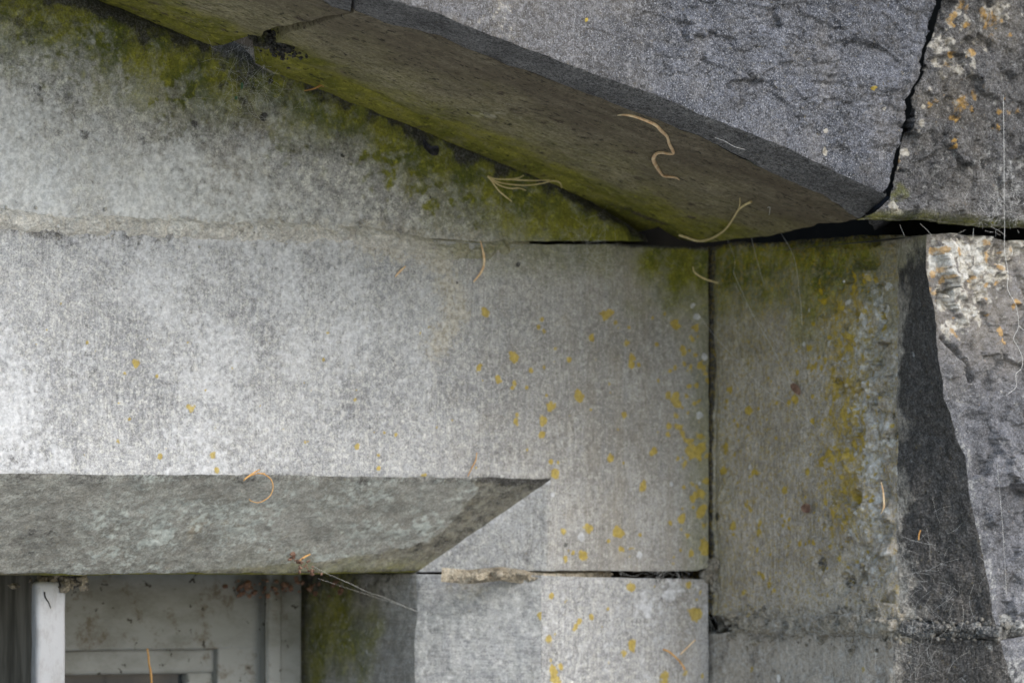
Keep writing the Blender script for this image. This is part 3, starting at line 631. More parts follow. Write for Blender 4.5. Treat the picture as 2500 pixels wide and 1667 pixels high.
# rubbly old mortar in the broken joint between the two coping stones
def lump(name, cpx, cpy, pl, rx, ry, rz, mat, parent, amp=0.35, sc=60, rot=0.0, off=0.0, masks=None, nn=36):
    c = at(cpx, cpy, pl, off); U = np.linspace(0, math.pi, nn); W = np.linspace(0, 2*math.pi, nn*2+1)
    D = np.array([[[math.sin(a)*math.cos(b), math.sin(a)*math.sin(b), math.cos(a)] for b in W] for a in U])
    Dn = D.reshape(-1, 3); k = 1+amp*fbm(Dn*max(rx, rz)+c, sc, 5, 3, 0.6)*2
    E = Dn*np.array([rx, ry, rz])*k[:, None]; cr, sr = math.cos(rot), math.sin(rot)
    E = np.stack([E[:, 0]*cr-E[:, 2]*sr, E[:, 1], E[:, 0]*sr+E[:, 2]*cr], 1)+c
    return surface(name, [E.reshape(nn, nn*2+1, 3)], mat, parent, masks=masks)
# debris: clods of mossy dirt crammed in the broken joint
def debris(name, label, cat, px, py, pl, spread, n, size, mat, masks, seed, off=0.0, ori=0.0, asp=0.4):
    rs = np.random.RandomState(seed); c0 = at(px, py, pl, off); V = []; F = []; n0 = 0; allP = []
    for i in range(n):
        a, b = rs.normal(size=2)*np.array([1, asp])*spread*MM
        cc = c0+r_*(a*math.cos(ori)-b*math.sin(ori))+u_*(a*math.sin(ori)+b*math.cos(ori))+np.array([0, rs.normal()*0.003, 0])
        rr = size*MM*rs.uniform(.4, 1.3); bm = bmesh.new(); bmesh.ops.create_icosphere(bm, subdivisions=3, radius=1)
        q = np.array([v.co[:] for v in bm.verts]); f = [[v.index for v in fc.verts] for fc in bm.faces]; bm.free()
        k = 1+0.9*fbm(q+cc*90, 1.4, 3, i); q = q*k[:, None]*rr*rs.uniform(.5, 1.2, 3)+cc
        V.append(q); F += [[j+n0 for j in ff] for ff in f]; n0 += len(q)
    P = np.concatenate(V); M = masks(P) if masks else {}; z = np.zeros(len(P))
    o = obj_from(name, P, np.array(F), mat, None, {'MaskA': np.stack([M.get('moss', z), M.get('yellow', z), M.get('white', z)], 1), 'MaskB': np.stack([M.get('dark', z), M.get('brown', z), M.get('pale', z)], 1)})
    return tag(o, label, cat)
debris('mortar_rubble', 'dark mossy rubble plugging the broken joint between the two coping stones', 'mortar', 658, 98, SOF, 30, 420, 5, MORT, lambda P: dict(dark=0.9+fbm(P, 80, 3, 2), moss=0.5+fbm(P, 50, 3, 4)), 5, off=-0.006, ori=-0.5, asp=0.4)

# ------------------------------------------------------------------ kneeler block (upper right)
Ek = empty('kneeler_stone', tuple(at(2350, 540, -P_COP)), 'big dark lichen-spotted block at the upper right, resting above the black gap', 'stone')
GAPR = [(2122, 534), (2150, 510), (2182, 482), (2189.8, 445), (2200.5, 400), (2215.0, 350), (2224.2, 312), (2232.7, 284), (2237.0, 258), (2232.4, 238), (2255.0, 190), (2269.2, 130), (2286, 96), (2298, 56), (2312, 15), (2318, -20), (2386, -240), (2466, -520)]
KB = L([(2122, 534), (2190, 536), (2260, 535), (2340, 545), (2400, 552), (2500, 556), (2800, 568), (3500, 600)], -P_COP)
G = coons(KB, L([(2460, -520), (3500, -500)], -P_COP), left=L(GAPR, -P_COP), nu=420, nv=330)
G = add_skirt(G, 'l', (0.11, 0.12, 0)); G = add_skirt(G, 'b', (0.20, 0.25, 0.05))
def m_kneel(P):
    pl = -P_COP; rk = random.Random(5); nz = fbm(P, 20, 4, 9); g = dpoly(P, L(GAPR, pl))
    yell = blobs(P, [(2316, 340, 14, 1.1), (2318, 358, 10), (2330, 285, 16, .75), (2274, 250, 9), (2378, 125, 14, .9), (2466, 85, 10, .8), (2324, 134, 10, .8), (2350, 250, 26, .6), (2340, 310, 12, .8), (2360, 60, 10), (2490, 270, 16, .8), (2430, 60, 30, .55), (2400, 30, 20, .6), (2205, 392, 7), (2350, 10, 16, .6)]+[(rk.gauss(2360, 70), rk.uniform(-40, 330), rk.uniform(5, 14), rk.uniform(.45, .85)) for i in range(46)], pl, soft=.9)
    pale = blobs(P, [(2310, 100, 36, .75), (2360, 130, 20, .7), (2284, 110, 18, .8), (2405, 40, 34, .75), (2270, 215, 13, 1), (2260, 258, 9, 1), (2218, 370, 15, 1), (2188, 505, 16, .95), (2200, 520, 14, .8), (2325, 60, 20, .8), (2376, 160, 12, .95), (2330, 170, 26, .65), (2450, 30, 40, .6), (2280, 130, 14, .9), (2240, 320, 12, .8), (2300, 10, 30, .7)]+[(rk.gauss(2340, 60), rk.gauss(110, 110), rk.uniform(5, 18), rk.uniform(.45, .85)) for i in range(80)]+[(2205+rk.gauss(0, 8)+(400-y)*.16, y, rk.uniform(4, 9), rk.uniform(.5, .9)) for y in range(120, 470, 12)], pl, soft=.9)
    white = 0.12+0.35*nz+0.22*sm(0.10, 0.0, np.linalg.norm(P-at(2460, 510, pl), axis=1)+0.03*nz)
    moss = 0.6*sm(0.012, 0.0, dpoly(P, KB))+0.5*blobs(P, [(2200, 470, 26, 1)], pl, soft=.9)
    dark = 0.38+0.6*nz
    return dict(yellow=yell, pale=pale, white=white, moss=moss, dark=dark, brown=0.3*np.clip(fbm(P, 14, 3, 3)*2, 0, 1))
def kn_bumps(P):
    o = np.zeros_like(P); g = dpoly(P, L(GAPR, -P_COP)); k = dpoly(P, KB)
    o[:, 1] += 0.007*np.clip(1-g/0.03, 0, 1)**2+0.014*np.clip(1-k/0.012, 0, 1)**2
    o[:, 2] += 0.0
    o[:, 1] += 0.007*fbm(P, 16, 6, 51, .65)+facets(P, .04, .12, 4)+facets(P, .015, .12, 9)
    return o
surface('front_face', [G], KNEEL, Ek, disp=[(0.003, 40, 5)], masks=m_kneel, bumps=kn_bumps)

# ------------------------------------------------------------------ pier (buttress) stones at the right
P_PF = 0.375
TOPR = L([(1740, 600), (1800, 596), (1880, 590), (1937, 586), (2010, 582), (2080, 577), (2142, 574), (2185, 577)], RET)
EDG_R = [(2185, 577), (2190, 700), (2186, 900), (2190, 1100), (2186, 1300), (2192, 1510)]
EDG_F = [(2262, 574), (2268, 680), (2285, 780), (2292, 880), (2306, 960), (2330, 1040), (2356, 1120), (2368, 1200), (2392, 1300), (2410, 1400), (2438, 1528)]
Epu = empty('pier_stone', tuple(at(2100, 1500, RET)), 'tall pier stone right of the lintel, yellow and white lichen down its left face', 'stone', 'pier stones')
ER = L(EDG_R, RET); EF = L(EDG_F, -P_PF)
RB = L([(1748, 1500), (1850, 1506), (2000, 1512), (2192, 1510)], RET)
RL = L([(1748, 1500), (1745, 1300), (1742, 1000), (1738, 800), (1740, 600)], RET)
G = coons(RB, TOPR, left=RL, right=ER[::-1], nu=260, nv=420)
G = add_skirt(G, 'l', (0.0, 0.06, 0)); G = add_skirt(G, 't', (0.10, 0, 0.0)); G = add_skirt(G, 'b', (0.10, 0, 0))
random.seed(21)
YS = [(2010, 730, 14), (1975, 850, 16), (1985, 900, 14), (2070, 850, 18, 1.1), (2060, 1010, 20, 1.1), (2050, 870, 14), (2115, 760, 14, 1.1), (2110, 690, 12), (2030, 915, 18), (2080, 830, 22, 1.1), (1782, 948, 16, 1), (1828, 1005, 17, 1), (1774, 982, 14), (2028, 1010, 16, 1.1), (2050, 1022, 14), (2100, 1005, 12), (1942, 975, 12), (1925, 985, 12), (1770, 1090, 18, 1), (1790, 1110, 12), (1765, 1150, 20, 1), (1842, 1155, 15, 1.1), (1788, 1280, 15, 1.1), (1852, 1293, 16, 1.2), (1872, 1192, 9), (1914, 1196, 9), (1966, 1205, 10), (2010, 1130, 12, 1.1), (2034, 1115, 12), (2070, 1108, 14, 1.1), (2080, 1222, 15, 1.2), (2052, 1198, 12), (1963, 1210, 12), (1972, 1150, 9), (1834, 1243, 12), (1832, 1238, 8), (1966, 1205, 8), (1993, 1326, 10), (1968, 1325, 8), (2045, 1355, 13), (2030, 1335, 10), (1848, 1340, 10), (1863, 1405, 11), (1875, 1425, 12), (2018, 1455, 9), (1820, 1440, 14, .8), (1890, 1440, 10), (1885, 700, 14, .5), (2035, 1252, 10), (2080, 1085, 16, 1), (2110, 1075, 18, 1)]
for i in range(140):
    x = random.gauss(2065, 55); y = random.uniform(660, 1290)
    if x < 2175: YS.append((x, y, random.uniform(4, 11), random.uniform(.75, 1.05)))
for i in range(90): YS.append((random.uniform(1760, 2120), random.uniform(860, 1480), random.uniform(4, 9), random.uniform(.65, 1.0)))
WS = [(2170, 1080, 16), (2112, 1130, 24, 1.1), (2130, 1165, 18), (2095, 995, 20, 1.1), (2075, 1000, 14), (2145, 1190, 15), (2135, 1230, 14), (2028, 846, 12), (2130, 860, 20), (2110, 900, 18, 1.1), (2165, 690, 15), (2150, 715, 12), (1974, 755, 9), (2125, 950, 16), (2150, 1040, 16, 1), (2080, 1300, 14), (2140, 1310, 14), (1830, 1140, 8), (1850, 1270, 9), (2125, 1345, 14), (2170, 1250, 14), (2120, 1100, 20, 1), (2165, 1115, 12, 1), (2062, 1395, 12, .9), (1960, 840, 8)]
for i in range(190): WS.append((random.gauss(2125, 34), random.uniform(680, 1440), random.uniform(5, 14), random.uniform(.85, 1.15)))
def m_ret(P):
    nz = fbm(P, 20, 4, 9); top = dpoly(P, TOPR); out = -P[:, 1]
    far = sm(0.30, 0.34, out+0.02*nz)
    moss = 0.85*sm(0.14, 0.01, top+0.07*nz)*(1-0.75*sm(0.24, 0.31, out))
    moss = np.maximum(moss, 0.15*sm(0.05, 0.0, out+0.03*nz)); moss = np.maximum(moss, 0.05*(1-far)*sm(zpx(1300), zpx(900), P[:, 2]))
    Q = P*np.array([1, 1.6, .8])
    ys = np.array([at(2065, 900, RET)[1], at(2125, 900, RET)[1]])
    by = np.exp(-((P[:, 1]-ys[0])/0.06)**2)*sm(zpx(1420, 2065, -.3), zpx(1250, 2065, -.3), P[:, 2])*sm(zpx(640, 2065, -.3), zpx(720, 2065, -.3), P[:, 2])
    bw = np.exp(-((P[:, 1]-ys[1])/0.035)**2)*sm(zpx(1480, 2065, -.3), zpx(1380, 2065, -.3), P[:, 2])*sm(zpx(640, 2065, -.3), zpx(760, 2065, -.3), P[:, 2])
    yl = np.maximum(blobs(P, YS, RET, soft=.8)*1.1, .50*by+.6*by*fbm(Q, 60, 4, 91)); yl = np.maximum(yl, 0.29)
    wl = np.maximum(blobs(P, WS[:26], RET, soft=.8)*.95, blobs(P, WS, RET, soft=.9)*.62); wl = np.maximum(wl, (.46+1.1*fbm(Q, 45, 4, 93))*bw)
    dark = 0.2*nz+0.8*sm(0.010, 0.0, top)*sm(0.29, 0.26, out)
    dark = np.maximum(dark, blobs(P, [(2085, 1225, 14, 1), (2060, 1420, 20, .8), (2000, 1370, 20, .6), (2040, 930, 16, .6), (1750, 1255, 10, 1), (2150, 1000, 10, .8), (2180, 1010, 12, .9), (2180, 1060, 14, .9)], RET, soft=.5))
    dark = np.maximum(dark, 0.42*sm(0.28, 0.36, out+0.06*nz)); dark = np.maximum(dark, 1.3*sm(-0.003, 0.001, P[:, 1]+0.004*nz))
    pale = blobs(P, [(2160, 600, 26, .6), (2130, 610, 20, .4)], RET, soft=.9)
    return dict(moss=moss, yellow=yl, white=wl+0.05, dark=dark, brown=0.35+0.3*nz, pale=pale)
def ret_bumps(P):
    out = -P[:, 1]; o = np.zeros_like(P)
    o[:, 0] += (0.010*fbm(P*np.array([1, 1, .8]), 26, 6, 61, .6)+facets(P, .022, .25, 7))*sm(0.12, 0.28, out)
    for (a, b, rr, dp) in [(2092, 1222, 22, .014), (2062, 1425, 26, .010), (2010, 1372, 28, .006), (2050, 935, 22, .006), (2182, 1030, 22, .010), (2040, 750, 14, .006)]:
        q = np.linalg.norm(P-at(a, b, RET), axis=1)/(rr*MM); o[:, 0] += dp*np.clip(1-q*q*.6, 0, 1)
    o *= sm(0, .015, dpoly(P, ER))[:, None]; d = dpoly(P, RL); o[:, 0] += 0.003*np.clip(1-d/0.010, 0, 1)**2
    return o
DP = [(0.0024, 45, 5), (0.004, 14, 3)]
wR = (ER, (.6, .2, 0), 0.008, 0.03)
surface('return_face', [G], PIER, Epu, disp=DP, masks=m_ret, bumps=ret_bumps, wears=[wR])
CT = [TOPR[-1], EF[0]]; CB = [ER[-1], EF[-1]]
G = coons(CB, CT, left=ER[::-1], right=EF[::-1], nu=130, nv=420); G = add_skirt(G, 't', (.08, .10, 0)); G = add_skirt(G, 'b', (.08, .08, 0))
wF = (EF, (.2, .8, 0), 0.003, 0.010)
def m_pch(P):
    nz = fbm(P, 20, 4, 9); top = P[:, 2]-zpx(700, 2220, -.35)
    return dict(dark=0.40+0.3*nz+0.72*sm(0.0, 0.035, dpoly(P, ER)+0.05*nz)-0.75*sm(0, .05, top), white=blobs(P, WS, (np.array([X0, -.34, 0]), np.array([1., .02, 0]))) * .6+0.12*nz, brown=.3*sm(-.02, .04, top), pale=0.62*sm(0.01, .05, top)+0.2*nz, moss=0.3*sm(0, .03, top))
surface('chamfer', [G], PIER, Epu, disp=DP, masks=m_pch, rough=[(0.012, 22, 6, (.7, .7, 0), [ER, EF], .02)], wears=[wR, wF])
FT = L([(2262, 574), (2320, 570), (2380, 574), (2430, 580), (2500, 587), (2800, 600), (3500, 640)], -P_PF)
FB = L([(2438, 1528), (2500, 1512), (2800, 1540), (3500, 1560)], -P_PF)
G = coons(FB, FT, left=EF[::-1], nu=300, nv=420); G = add_skirt(G, 't', (0, .25, 0)); G = add_skirt(G, 'b', (0, .1, 0))
PALES = [(2340, 640, 80, .85), (2310, 720, 60, .85), (2360, 760, 60, .7), (2450, 640, 60, .65), (2400, 680, 70, .65), (2295, 640, 40, .95), (2380, 600, 70, .8), (2330, 800, 40, .7), (2480, 600, 50, .7), (2300, 600, 40, 1.0), (2350, 720, 30, 1.0), (2300, 640, 60, 1.1), (2330, 700, 60, 1.0), (2380, 620, 60, 1.0)]
def m_pf(P):
    pl = -P_PF; nz = fbm(P, 20, 4, 9)
    pale = 1.15*blobs(P, PALES, pl, soft=.9); rs = random.Random(9)
    white = np.maximum(0.6*pale, 0.12+0.4*nz)
    white = np.maximum(white, 0.30*sm(0.03, 0.0, dpoly(P, EF)+0.02*nz)*sm(zpx(950, 2300, pl), zpx(1150, 2300, pl), P[:, 2]))
    yell = blobs(P, [(rs.uniform(2270, 2500), rs.uniform(590, 820), rs.uniform(5, 15), rs.uniform(.7, 1.05)) for i in range(28)]+[(2440, 810, 14, 1), (2445, 832, 10), (2300, 690, 18, .9), (2290, 610, 12), (2480, 740, 14)], pl, soft=.7)*0.95
    dark = 0.35*np.clip(fbm(P, 30, 4, 71)*2, 0, 1)+0.5*blobs(P, [(2370, 640, 28, 1.2), (2400, 700, 30, 1), (2330, 850, 60, .6), (2420, 900, 60, .5)], pl, soft=.8)
    return dict(pale=pale, white=white, yellow=yell, dark=dark, brown=0.35*sm(zpx(1000, 2400, pl), zpx(800, 2400, pl), P[:, 2])+.1*nz)
def pf_bumps(P):
    o = np.zeros_like(P); pl = -P_PF
    f = fbm(P, 11, 6, 81, .66); o[:, 1] += (0.009*f+0.003*fbm(P, 70, 5, 83, .6)+facets(P, .055, .16, 3)+facets(P, .02, .12, 8))*sm(0, .02, dpoly(P, EF))
    # riven ledge across the face
    led = L([(2270, 870), (2300, 825), (2330, 840), (2360, 890), (2420, 950), (2500, 980)], pl)
    led2 = L([(2300, 825), (2318, 850), (2345, 880), (2370, 925)], pl); d = dpoly(P, led2); o[:, 1] += 0.010*np.exp(-(d/0.002)**2)
    return o
surface('front_face', [G], PFRONT, Epu, disp=DP, masks=m_pf, bumps=pf_bumps, wears=[wF])

# lower pier stone
Epl = empty('pier_stone', tuple(at(2100, 2200, RET)), 'lower pier stone at the bottom right, dusty and cobwebbed below the crumbling bed joint', 'stone', 'pier stones')
TOP2 = L([(1752, 1545), (1900, 1545), (2050, 1548), (2180, 1552)], RET); ER2 = L([(2180, 1552), (2180, 2500)], RET); EF2 = L([(2446, 1560), (2462, 1640), (2480, 1700), (2560, 2500)], -P_PF)
G = coons(L([(1752, 2500), (2180, 2500)], RET), TOP2, right=ER2[::-1], nu=240, nv=300); G = add_skirt(G, 'l', (0, .06, 0)); G = add_skirt(G, 't', (.1, 0, 0))
surface('return_face', [G], PIER, Epl, disp=DP, wears=[(ER2, (.6, .2, 0), 0.004, .012)], rough=[(0.008, 22, 5, (1, 0, 0), [ER2], .02)],
        masks=lambda P: dict(brown=0.55+.4*fbm(P, 20, 4, 9), dark=0.2+.5*fbm(P, 26, 4, 5), white=0.25+.3*fbm(P, 30, 3, 3), yellow=blobs(P, [(2105, 1628, 8, .9), (1835, 1632, 10, .8)], RET)))
G = coons([ER2[-1], EF2[-1]], [TOP2[-1], EF2[0]], left=ER2[::-1], right=EF2[::-1], nu=130, nv=300); G = add_skirt(G, 't', (.08, .08, 0))
surface('chamfer', [G], PIER, Epl, disp=DP, masks=lambda P: dict(dark=0.5+.45*sm(0, .03, dpoly(P, ER2))+.3*fbm(P, 20, 4, 9), white=.1+.2*fbm(P, 30, 4, 3)), rough=[(0.006, 22, 5, (.7, .7, 0), [ER2, EF2], .02)], wears=[(ER2, (.6, .2, 0), 0.004, .012), (EF2, (.2, .8, 0), 0.003, .01)])
G = coons(L([(2560, 2500), (3500, 2500)], -P_PF), L([(2446, 1560), (2500, 1552), (3500, 1600)], -P_PF), left=EF2[::-1], nu=200, nv=240); G = add_skirt(G, 't', (0, .1, 0))
surface('front_face', [G], PFRONT, Epl, disp=DP, masks=lambda P: dict(dark=0.2+.5*fbm(P, 20, 4, 9), white=.3+.3*fbm(P, 30, 4, 3)), rough=[(0.01, 12, 5, (0, 1, 0), [EF2], .02)], wears=[(EF2, (.2, .8, 0), 0.003, .01)])

# ------------------------------------------------------------------ mortar
def mortar(name, label, line, pl, half, mat, nrm, hgt=0.006, seed=1, sink=0.006, masks=None, wvar=0.5, n=500, m=40, crumbs=0, csize=4, eramp=.05):
    """a strip of squeezed and crumbling mortar; where it is thin it disappears into the stone"""
    C = resamp(L(line, pl), n); nrm = np.asarray(nrm, float); nrm /= np.linalg.norm(nrm)
    tg = np.gradient(C, axis=0); tg /= np.linalg.norm(tg, axis=1)[:, None]; side = np.cross(tg, nrm)
    V = np.linspace(-1, 1, m+1)[:, None, None]; hw = half*MM
    G = C[None]+V*hw*side[None]; Pf = G.reshape(-1, 3)
    v = np.repeat(np.linspace(-1, 1, m+1), n+1); u = np.tile(np.linspace(0, 1, n+1), m+1)
    prof = 1-np.abs(v)**2*1.0; prof *= sm(0, eramp, u)*sm(1, 1-eramp, u)
    nz = fbm(Pf, 45, 5, seed, .6)*1.6
    h = -sink+(sink+hgt)*np.clip(prof*1.25*(1+wvar*nz), 0, 1.4)+0.003*fbm(Pf, 160, 4, seed+3)*prof
    P = Pf+h[:, None]*nrm
    o = surface(name, [P.reshape(m+1, n+1, 3)], mat, None, masks=masks)
    tag(o, label, 'mortar')
    if crumbs:
        rs = np.random.RandomState(seed); V = []; F = []; n0 = 0
        bm = bmesh.new(); bmesh.ops.create_icosphere(bm, subdivisions=2, radius=1)
        q0 = np.array([v.co[:] for v in bm.verts]); f0 = np.array([[v.index for v in fc.verts] for fc in bm.faces]); bm.free()
        for i in range(crumbs):
            k = rs.randint(5, n-5); vv = rs.normal()*0.5; cc = C[k]+vv*hw*side[k]*1.0+nrm*rs.uniform(-.001, hgt*.5)
            rr = MM*csize*rs.lognormal(0, .5)
            q = q0*(1+0.6*fbm(q0*1.3+i*3.1, 1.2, 3, 2))[:, None]*rr*rs.uniform(.5, 1.2, 3)+cc
            V.append(q); F.append(f0+n0); n0 += len(q)
        Pc = np.concatenate(V); z = np.zeros(len(Pc)); tone = np.repeat(rs.uniform(-.2, 1.0, crumbs), len(q0))
        c = obj_from('crumbs', Pc, np.concatenate(F), mat, o, {'MaskA': np.stack([z, z+.0, z+.35*tone], 1), 'MaskB': np.stack([.5*(1-tone)-.1, .35+z, z], 1)})
        c['kind'] = 'stuff'
    return o
mortar('mortar_joint', 'pale crumbling bed of mortar along the top of the long lintel', [(-700, 500), (-300, 515), (0, 536), (150, 548), (360, 556), (600, 566), (820, 572), (950, 584), (1060, 610), (1180, 612), (1300, 596)], 0.0, 30, MORTW, (0, -1, 0), hgt=0.0030, seed=3, sink=0.005, wvar=.9, n=1000, m=60, crumbs=160, csize=3,
       masks=lambda P: dict(dark=0.22*np.clip(fbm(P, 50, 4, 5)*2, 0, 1), moss=0.5*sm(xpx(900), xpx(1250), P[:, 0]), brown=.35*sm(xpx(800), xpx(1200), P[:, 0])))
mortar('mortar_joint', 'short beige clump of mortar at the corner between lintel and jamb', [(1085, 1402), (1150, 1408), (1230, 1400), (1300, 1410), (1420, 1408), (1500, 1400)], 0.006, 18, MORTB, (-.3, -1, 0), hgt=0.000, seed=8, sink=0.010, wvar=1.5, n=300, m=50, crumbs=60, csize=3, eramp=.25, masks=lambda P: dict(dark=.4*np.clip(fbm(P, 50, 4, 5)*2, 0, 1), pale=.3+0*P[:, 0]))
mortar('mortar_joint', 'knobbly upright tongue of mortar where the lintel, jamb and pier meet', [(1742, 1360), (1748, 1400), (1762, 1450), (1778, 1500), (1796, 1540)], 0.0, 30, MORT, (-.5, -1, 0), hgt=0.006, seed=12, sink=0.010, wvar=1.2, n=160, m=50, crumbs=170, csize=6, masks=lambda P: dict(yellow=blobs(P, [(1752, 1408, 12), (1765, 1490, 14), (1785, 1520, 16)], 0.0, soft=.7), dark=.3*np.clip(fbm(P, 50, 4, 5)*2, 0, 1)))
mortar('mortar_joint', 'crumbly dusty bed joint crossing the left face of the pier', [(1770, 1520), (1840, 1516), (1900, 1528), (2000, 1530), (2080, 1520), (2150, 1528), (2210, 1535)], RET, 40, MORT, (-1, -.1, 0), hgt=0.0045, seed=15, sink=0.010, wvar=1.3, n=420, m=60, crumbs=520, csize=4.5, masks=lambda P: dict(dark=.45*np.clip(fbm(P, 40, 4, 5)*2, 0, 1), white=.3+.5*fbm(P, 60, 4, 6), yellow=blobs(P, [(1835, 1502, 14, .9)], RET), brown=.3+0*P[:, 0]))
PCH = (np.array(ER[-1]), np.cross(np.array(EF[-1])-np.array(ER[-1]), np.array([0, 0, 1.])))
PCH = (PCH[0], PCH[1]/np.linalg.norm(PCH[1]))
mortar('mortar_joint', 'thin grey mortar seam across the dark chamfer of the pier', [(2190, 1530), (2260, 1540), (2340, 1538), (2400, 1535), (2450, 1545)], PCH, 26, MORTG, (-.7, -.7, 0), hgt=0.002, seed=19, sink=0.010, wvar=1.3, n=300, m=40, crumbs=160, csize=3.5, masks=lambda P: dict(dark=.5+.5*fbm(P, 40, 4, 5)))
mortar('mortar_joint', 'rough grey mortar seam on the front of the pier at the right edge', [(2440, 1545), (2470, 1525), (2500, 1530), (2800, 1560), (3400, 1580)], -P_PF, 28, MORTG, (0, -1, 0), hgt=0.002, seed=23, sink=0.008, wvar=1.3, n=500, m=40, crumbs=160, csize=3.5, masks=lambda P: dict(dark=.35+.5*fbm(P, 40, 4, 5), white=.4+.3*fbm(P, 60, 4, 6)))

# ------------------------------------------------------------------ window
Ew = empty('casement_window', tuple(at(400, 2400, 0.3)), 'grimy white painted timber window set back under the lintel', 'window')
YF = 0.305
def wbox(name, px0, px1, py0, py1, y0, y1, mat, parent=Ew, bev=0.003, nz=0.0):
    a = at(px0, py0, y0); b = at(px1, py1, y0)
    return box(name, a[0], b[0], y0, y1, b[2], a[2], mat, parent, bev, nz)
top = 1380
wbox('outer_frame', 650, 735, top, 2500, YF-0.012, YF+0.05, GPAINT, nz=0.001)
wbox('frame_strip', 655, 688, top, 2500, YF-0.022, YF-0.0125, GPAINT, bev=.005, nz=0.001)
wbox('top_rail', -900, 648, top, 1582, YF, YF+0.05, GPAINT, nz=0.0015)
wbox('stile', 532, 646, 1574, 2500, YF+0.001, YF+0.05, GPAINT, nz=0.001)
gl = wbox('glass', -900, 470, 1630, 2500, YF+0.024, YF+0.03, GLASS, bev=0)
wbox('glazing_bead', -900, 536, 1574, 1642, YF+0.010, YF+0.045, GPAINT, bev=0.006, nz=0.001)
wbox('glazing_bead', 458, 536, 1638, 2500, YF+0.012, YF+0.045, GPAINT, bev=0.006)
YM = 0.15
mu = wbox('mullion', 97, 150, 1385, 2500, YM+0.004, YF-0.001, WOODD, bev=0.004, nz=0.002)
wbox('painted_edge', 92, 156, 1418, 2500, YM-0.012, YM+0.0035, WHITE, bev=0.005, nz=0.003, parent=Ew)
tubes_obj('paint_crack', [(L(crop(0, 1067, [(285, 985), (290, 1020), (310, 1050), (325, 1090)]), YM-.0125), .0007, dict(taper=(1, .8, .4)))], CORE, Ew)
debris('mortar_crumbs', 'brown crumbly dirt wedged on top of the white window post', 'dirt', 150, 1420, YM-0.01, 42, 40, 12, MORT, lambda P: dict(dark=.5+fbm(P, 60, 3, 3), brown=.7+0*P[:, 0]), 9, asp=.25)
debris('dirt_crumbs', 'row of rusty dirt crumbs along the top of the window frame under the lintel', 'dirt', 640, 1432, YF-.02, 200, 130, 6, LEAFM, None, 29, asp=.05)
debris('dirt_crumbs', 'rusty brown crumbs caught on the lintel chamfer beside a broken needle', 'dirt', 738, 1378, DSP*0.6, 24, 40, 4, LEAFM, None, 19, off=.004, ori=-.5, asp=.3)

# ------------------------------------------------------------------ dry stalks, needles, flakes
def stalk(name, label, cat, specs, mat, group=None):
    o = tubes_obj(name, specs, mat); return tag(o, label, cat, group)
c2o = lambda p: crop(800, 0, p); c3o = lambda p: crop(1600, 0, p); c5o = lambda p: crop(800, 500, p); c6o = lambda p: crop(1600, 500, p)
cAo = lambda p: crop(0, 1067, p); cBo = lambda p: crop(800, 1067, p); cCo = lambda p: crop(1600, 1067, p); c1o = lambda p: crop(0, 0, p)
stalk('dry_grass_blade', 'curly straw-coloured grass blade dangling under the dark coping stone', 'grass blade',
      [(L(c2o([(1848, 737), (1890, 733), (1940, 740), (2010, 762), (2090, 797), (2128, 835), (2165, 872), (2180, 920), (2202, 965), (2195, 982), (2120, 974), (2088, 992), (2080, 1025), (2108, 1078), (2142, 1122), (2185, 1128), (2225, 1135), (2246, 1150)]), SOF, .012), 0.0017, dict(flat=.35, taper=(.2, .8, 1, 1.2, .8, 1, .9, 1.1, 1.2, .9, .8, .25), sub=5))], STRAW)
stalk('dry_stalk', 'thin arched stalk with a forked tip below the lower end of the coping stone', 'stalk',
      [(L(c3o([(150, 1500), (200, 1515), (260, 1535), (320, 1533), (390, 1505), (450, 1460), (500, 1390), (530, 1340), (570, 1308), (612, 1288)]), SOF, .012), 0.0012, dict(taper=(1.1, 1.2, .9, .9, 1.3), sub=5)),
       (L(c3o([(515, 1365), (532, 1330), (540, 1295), (539, 1264)]), SOF, .012), 0.0008, dict(taper=(1, .7)))], PALEST)
hub = (1022, 1125)
stalk('needle_cluster', 'small fan of tan needles on the green wall stone', 'needles',
      [(L(c2o(p), 0.0, .02), 0.00085, dict(taper=(1.2, .8, .9, .6), sub=5)) for p in
       ([hub, (1080, 1143), (1200, 1140), (1250, 1120)], [hub, (1060, 1140), (1150, 1146), (1300, 1152), (1415, 1150)], [hub, (1080, 1160), (1180, 1178), (1280, 1182), (1370, 1170), (1430, 1155), (1480, 1165), (1494, 1200)],
        [hub, (1060, 1160), (1110, 1188), (1170, 1203), (1220, 1200), (1265, 1216)], [hub, (1050, 1160), (1090, 1215), (1130, 1250), (1174, 1286)])], PALEST)
stalk('pine_needle', 'tan needle stuck upright just below the crumbling lintel bed joint', 'needle', [(L(c5o([(975, 232), (992, 300), (998, 350), (992, 400), (965, 450), (930, 492)]), 0.0, .006), .0014, dict(flat=.5, taper=(.3, 1, 1, .9, .5)))], STRAW)
stalk('pine_needle', 'short orange needle fragment on the upper middle of the lintel', 'needle', [(L(c5o([(430, 460), (460, 425), (496, 392)]), 0.0, .004), .0013, dict(flat=.5, taper=(.5, 1, .6)))], STRAW)
stalk('pine_needle', 'orange needle curled into a ring on the lintel chamfer', 'needle',
      [(L(cAo([(1553, 277), (1590, 250), (1640, 232), (1690, 238), (1730, 272), (1742, 320), (1725, 370), (1690, 400), (1645, 417), (1600, 405), (1590, 392)]), 0.0, .008), .0006, dict(taper=(1, 1, .8, .6), sub=5)), (L(cAo([(1560, 268), (1610, 232), (1655, 207)]), 0.0, .010), .0009, dict(taper=(1, .7))), (L(cAo([(1640, 230), (1690, 232)]), 0.0, .010), .0007, dict())], NEEDLE)
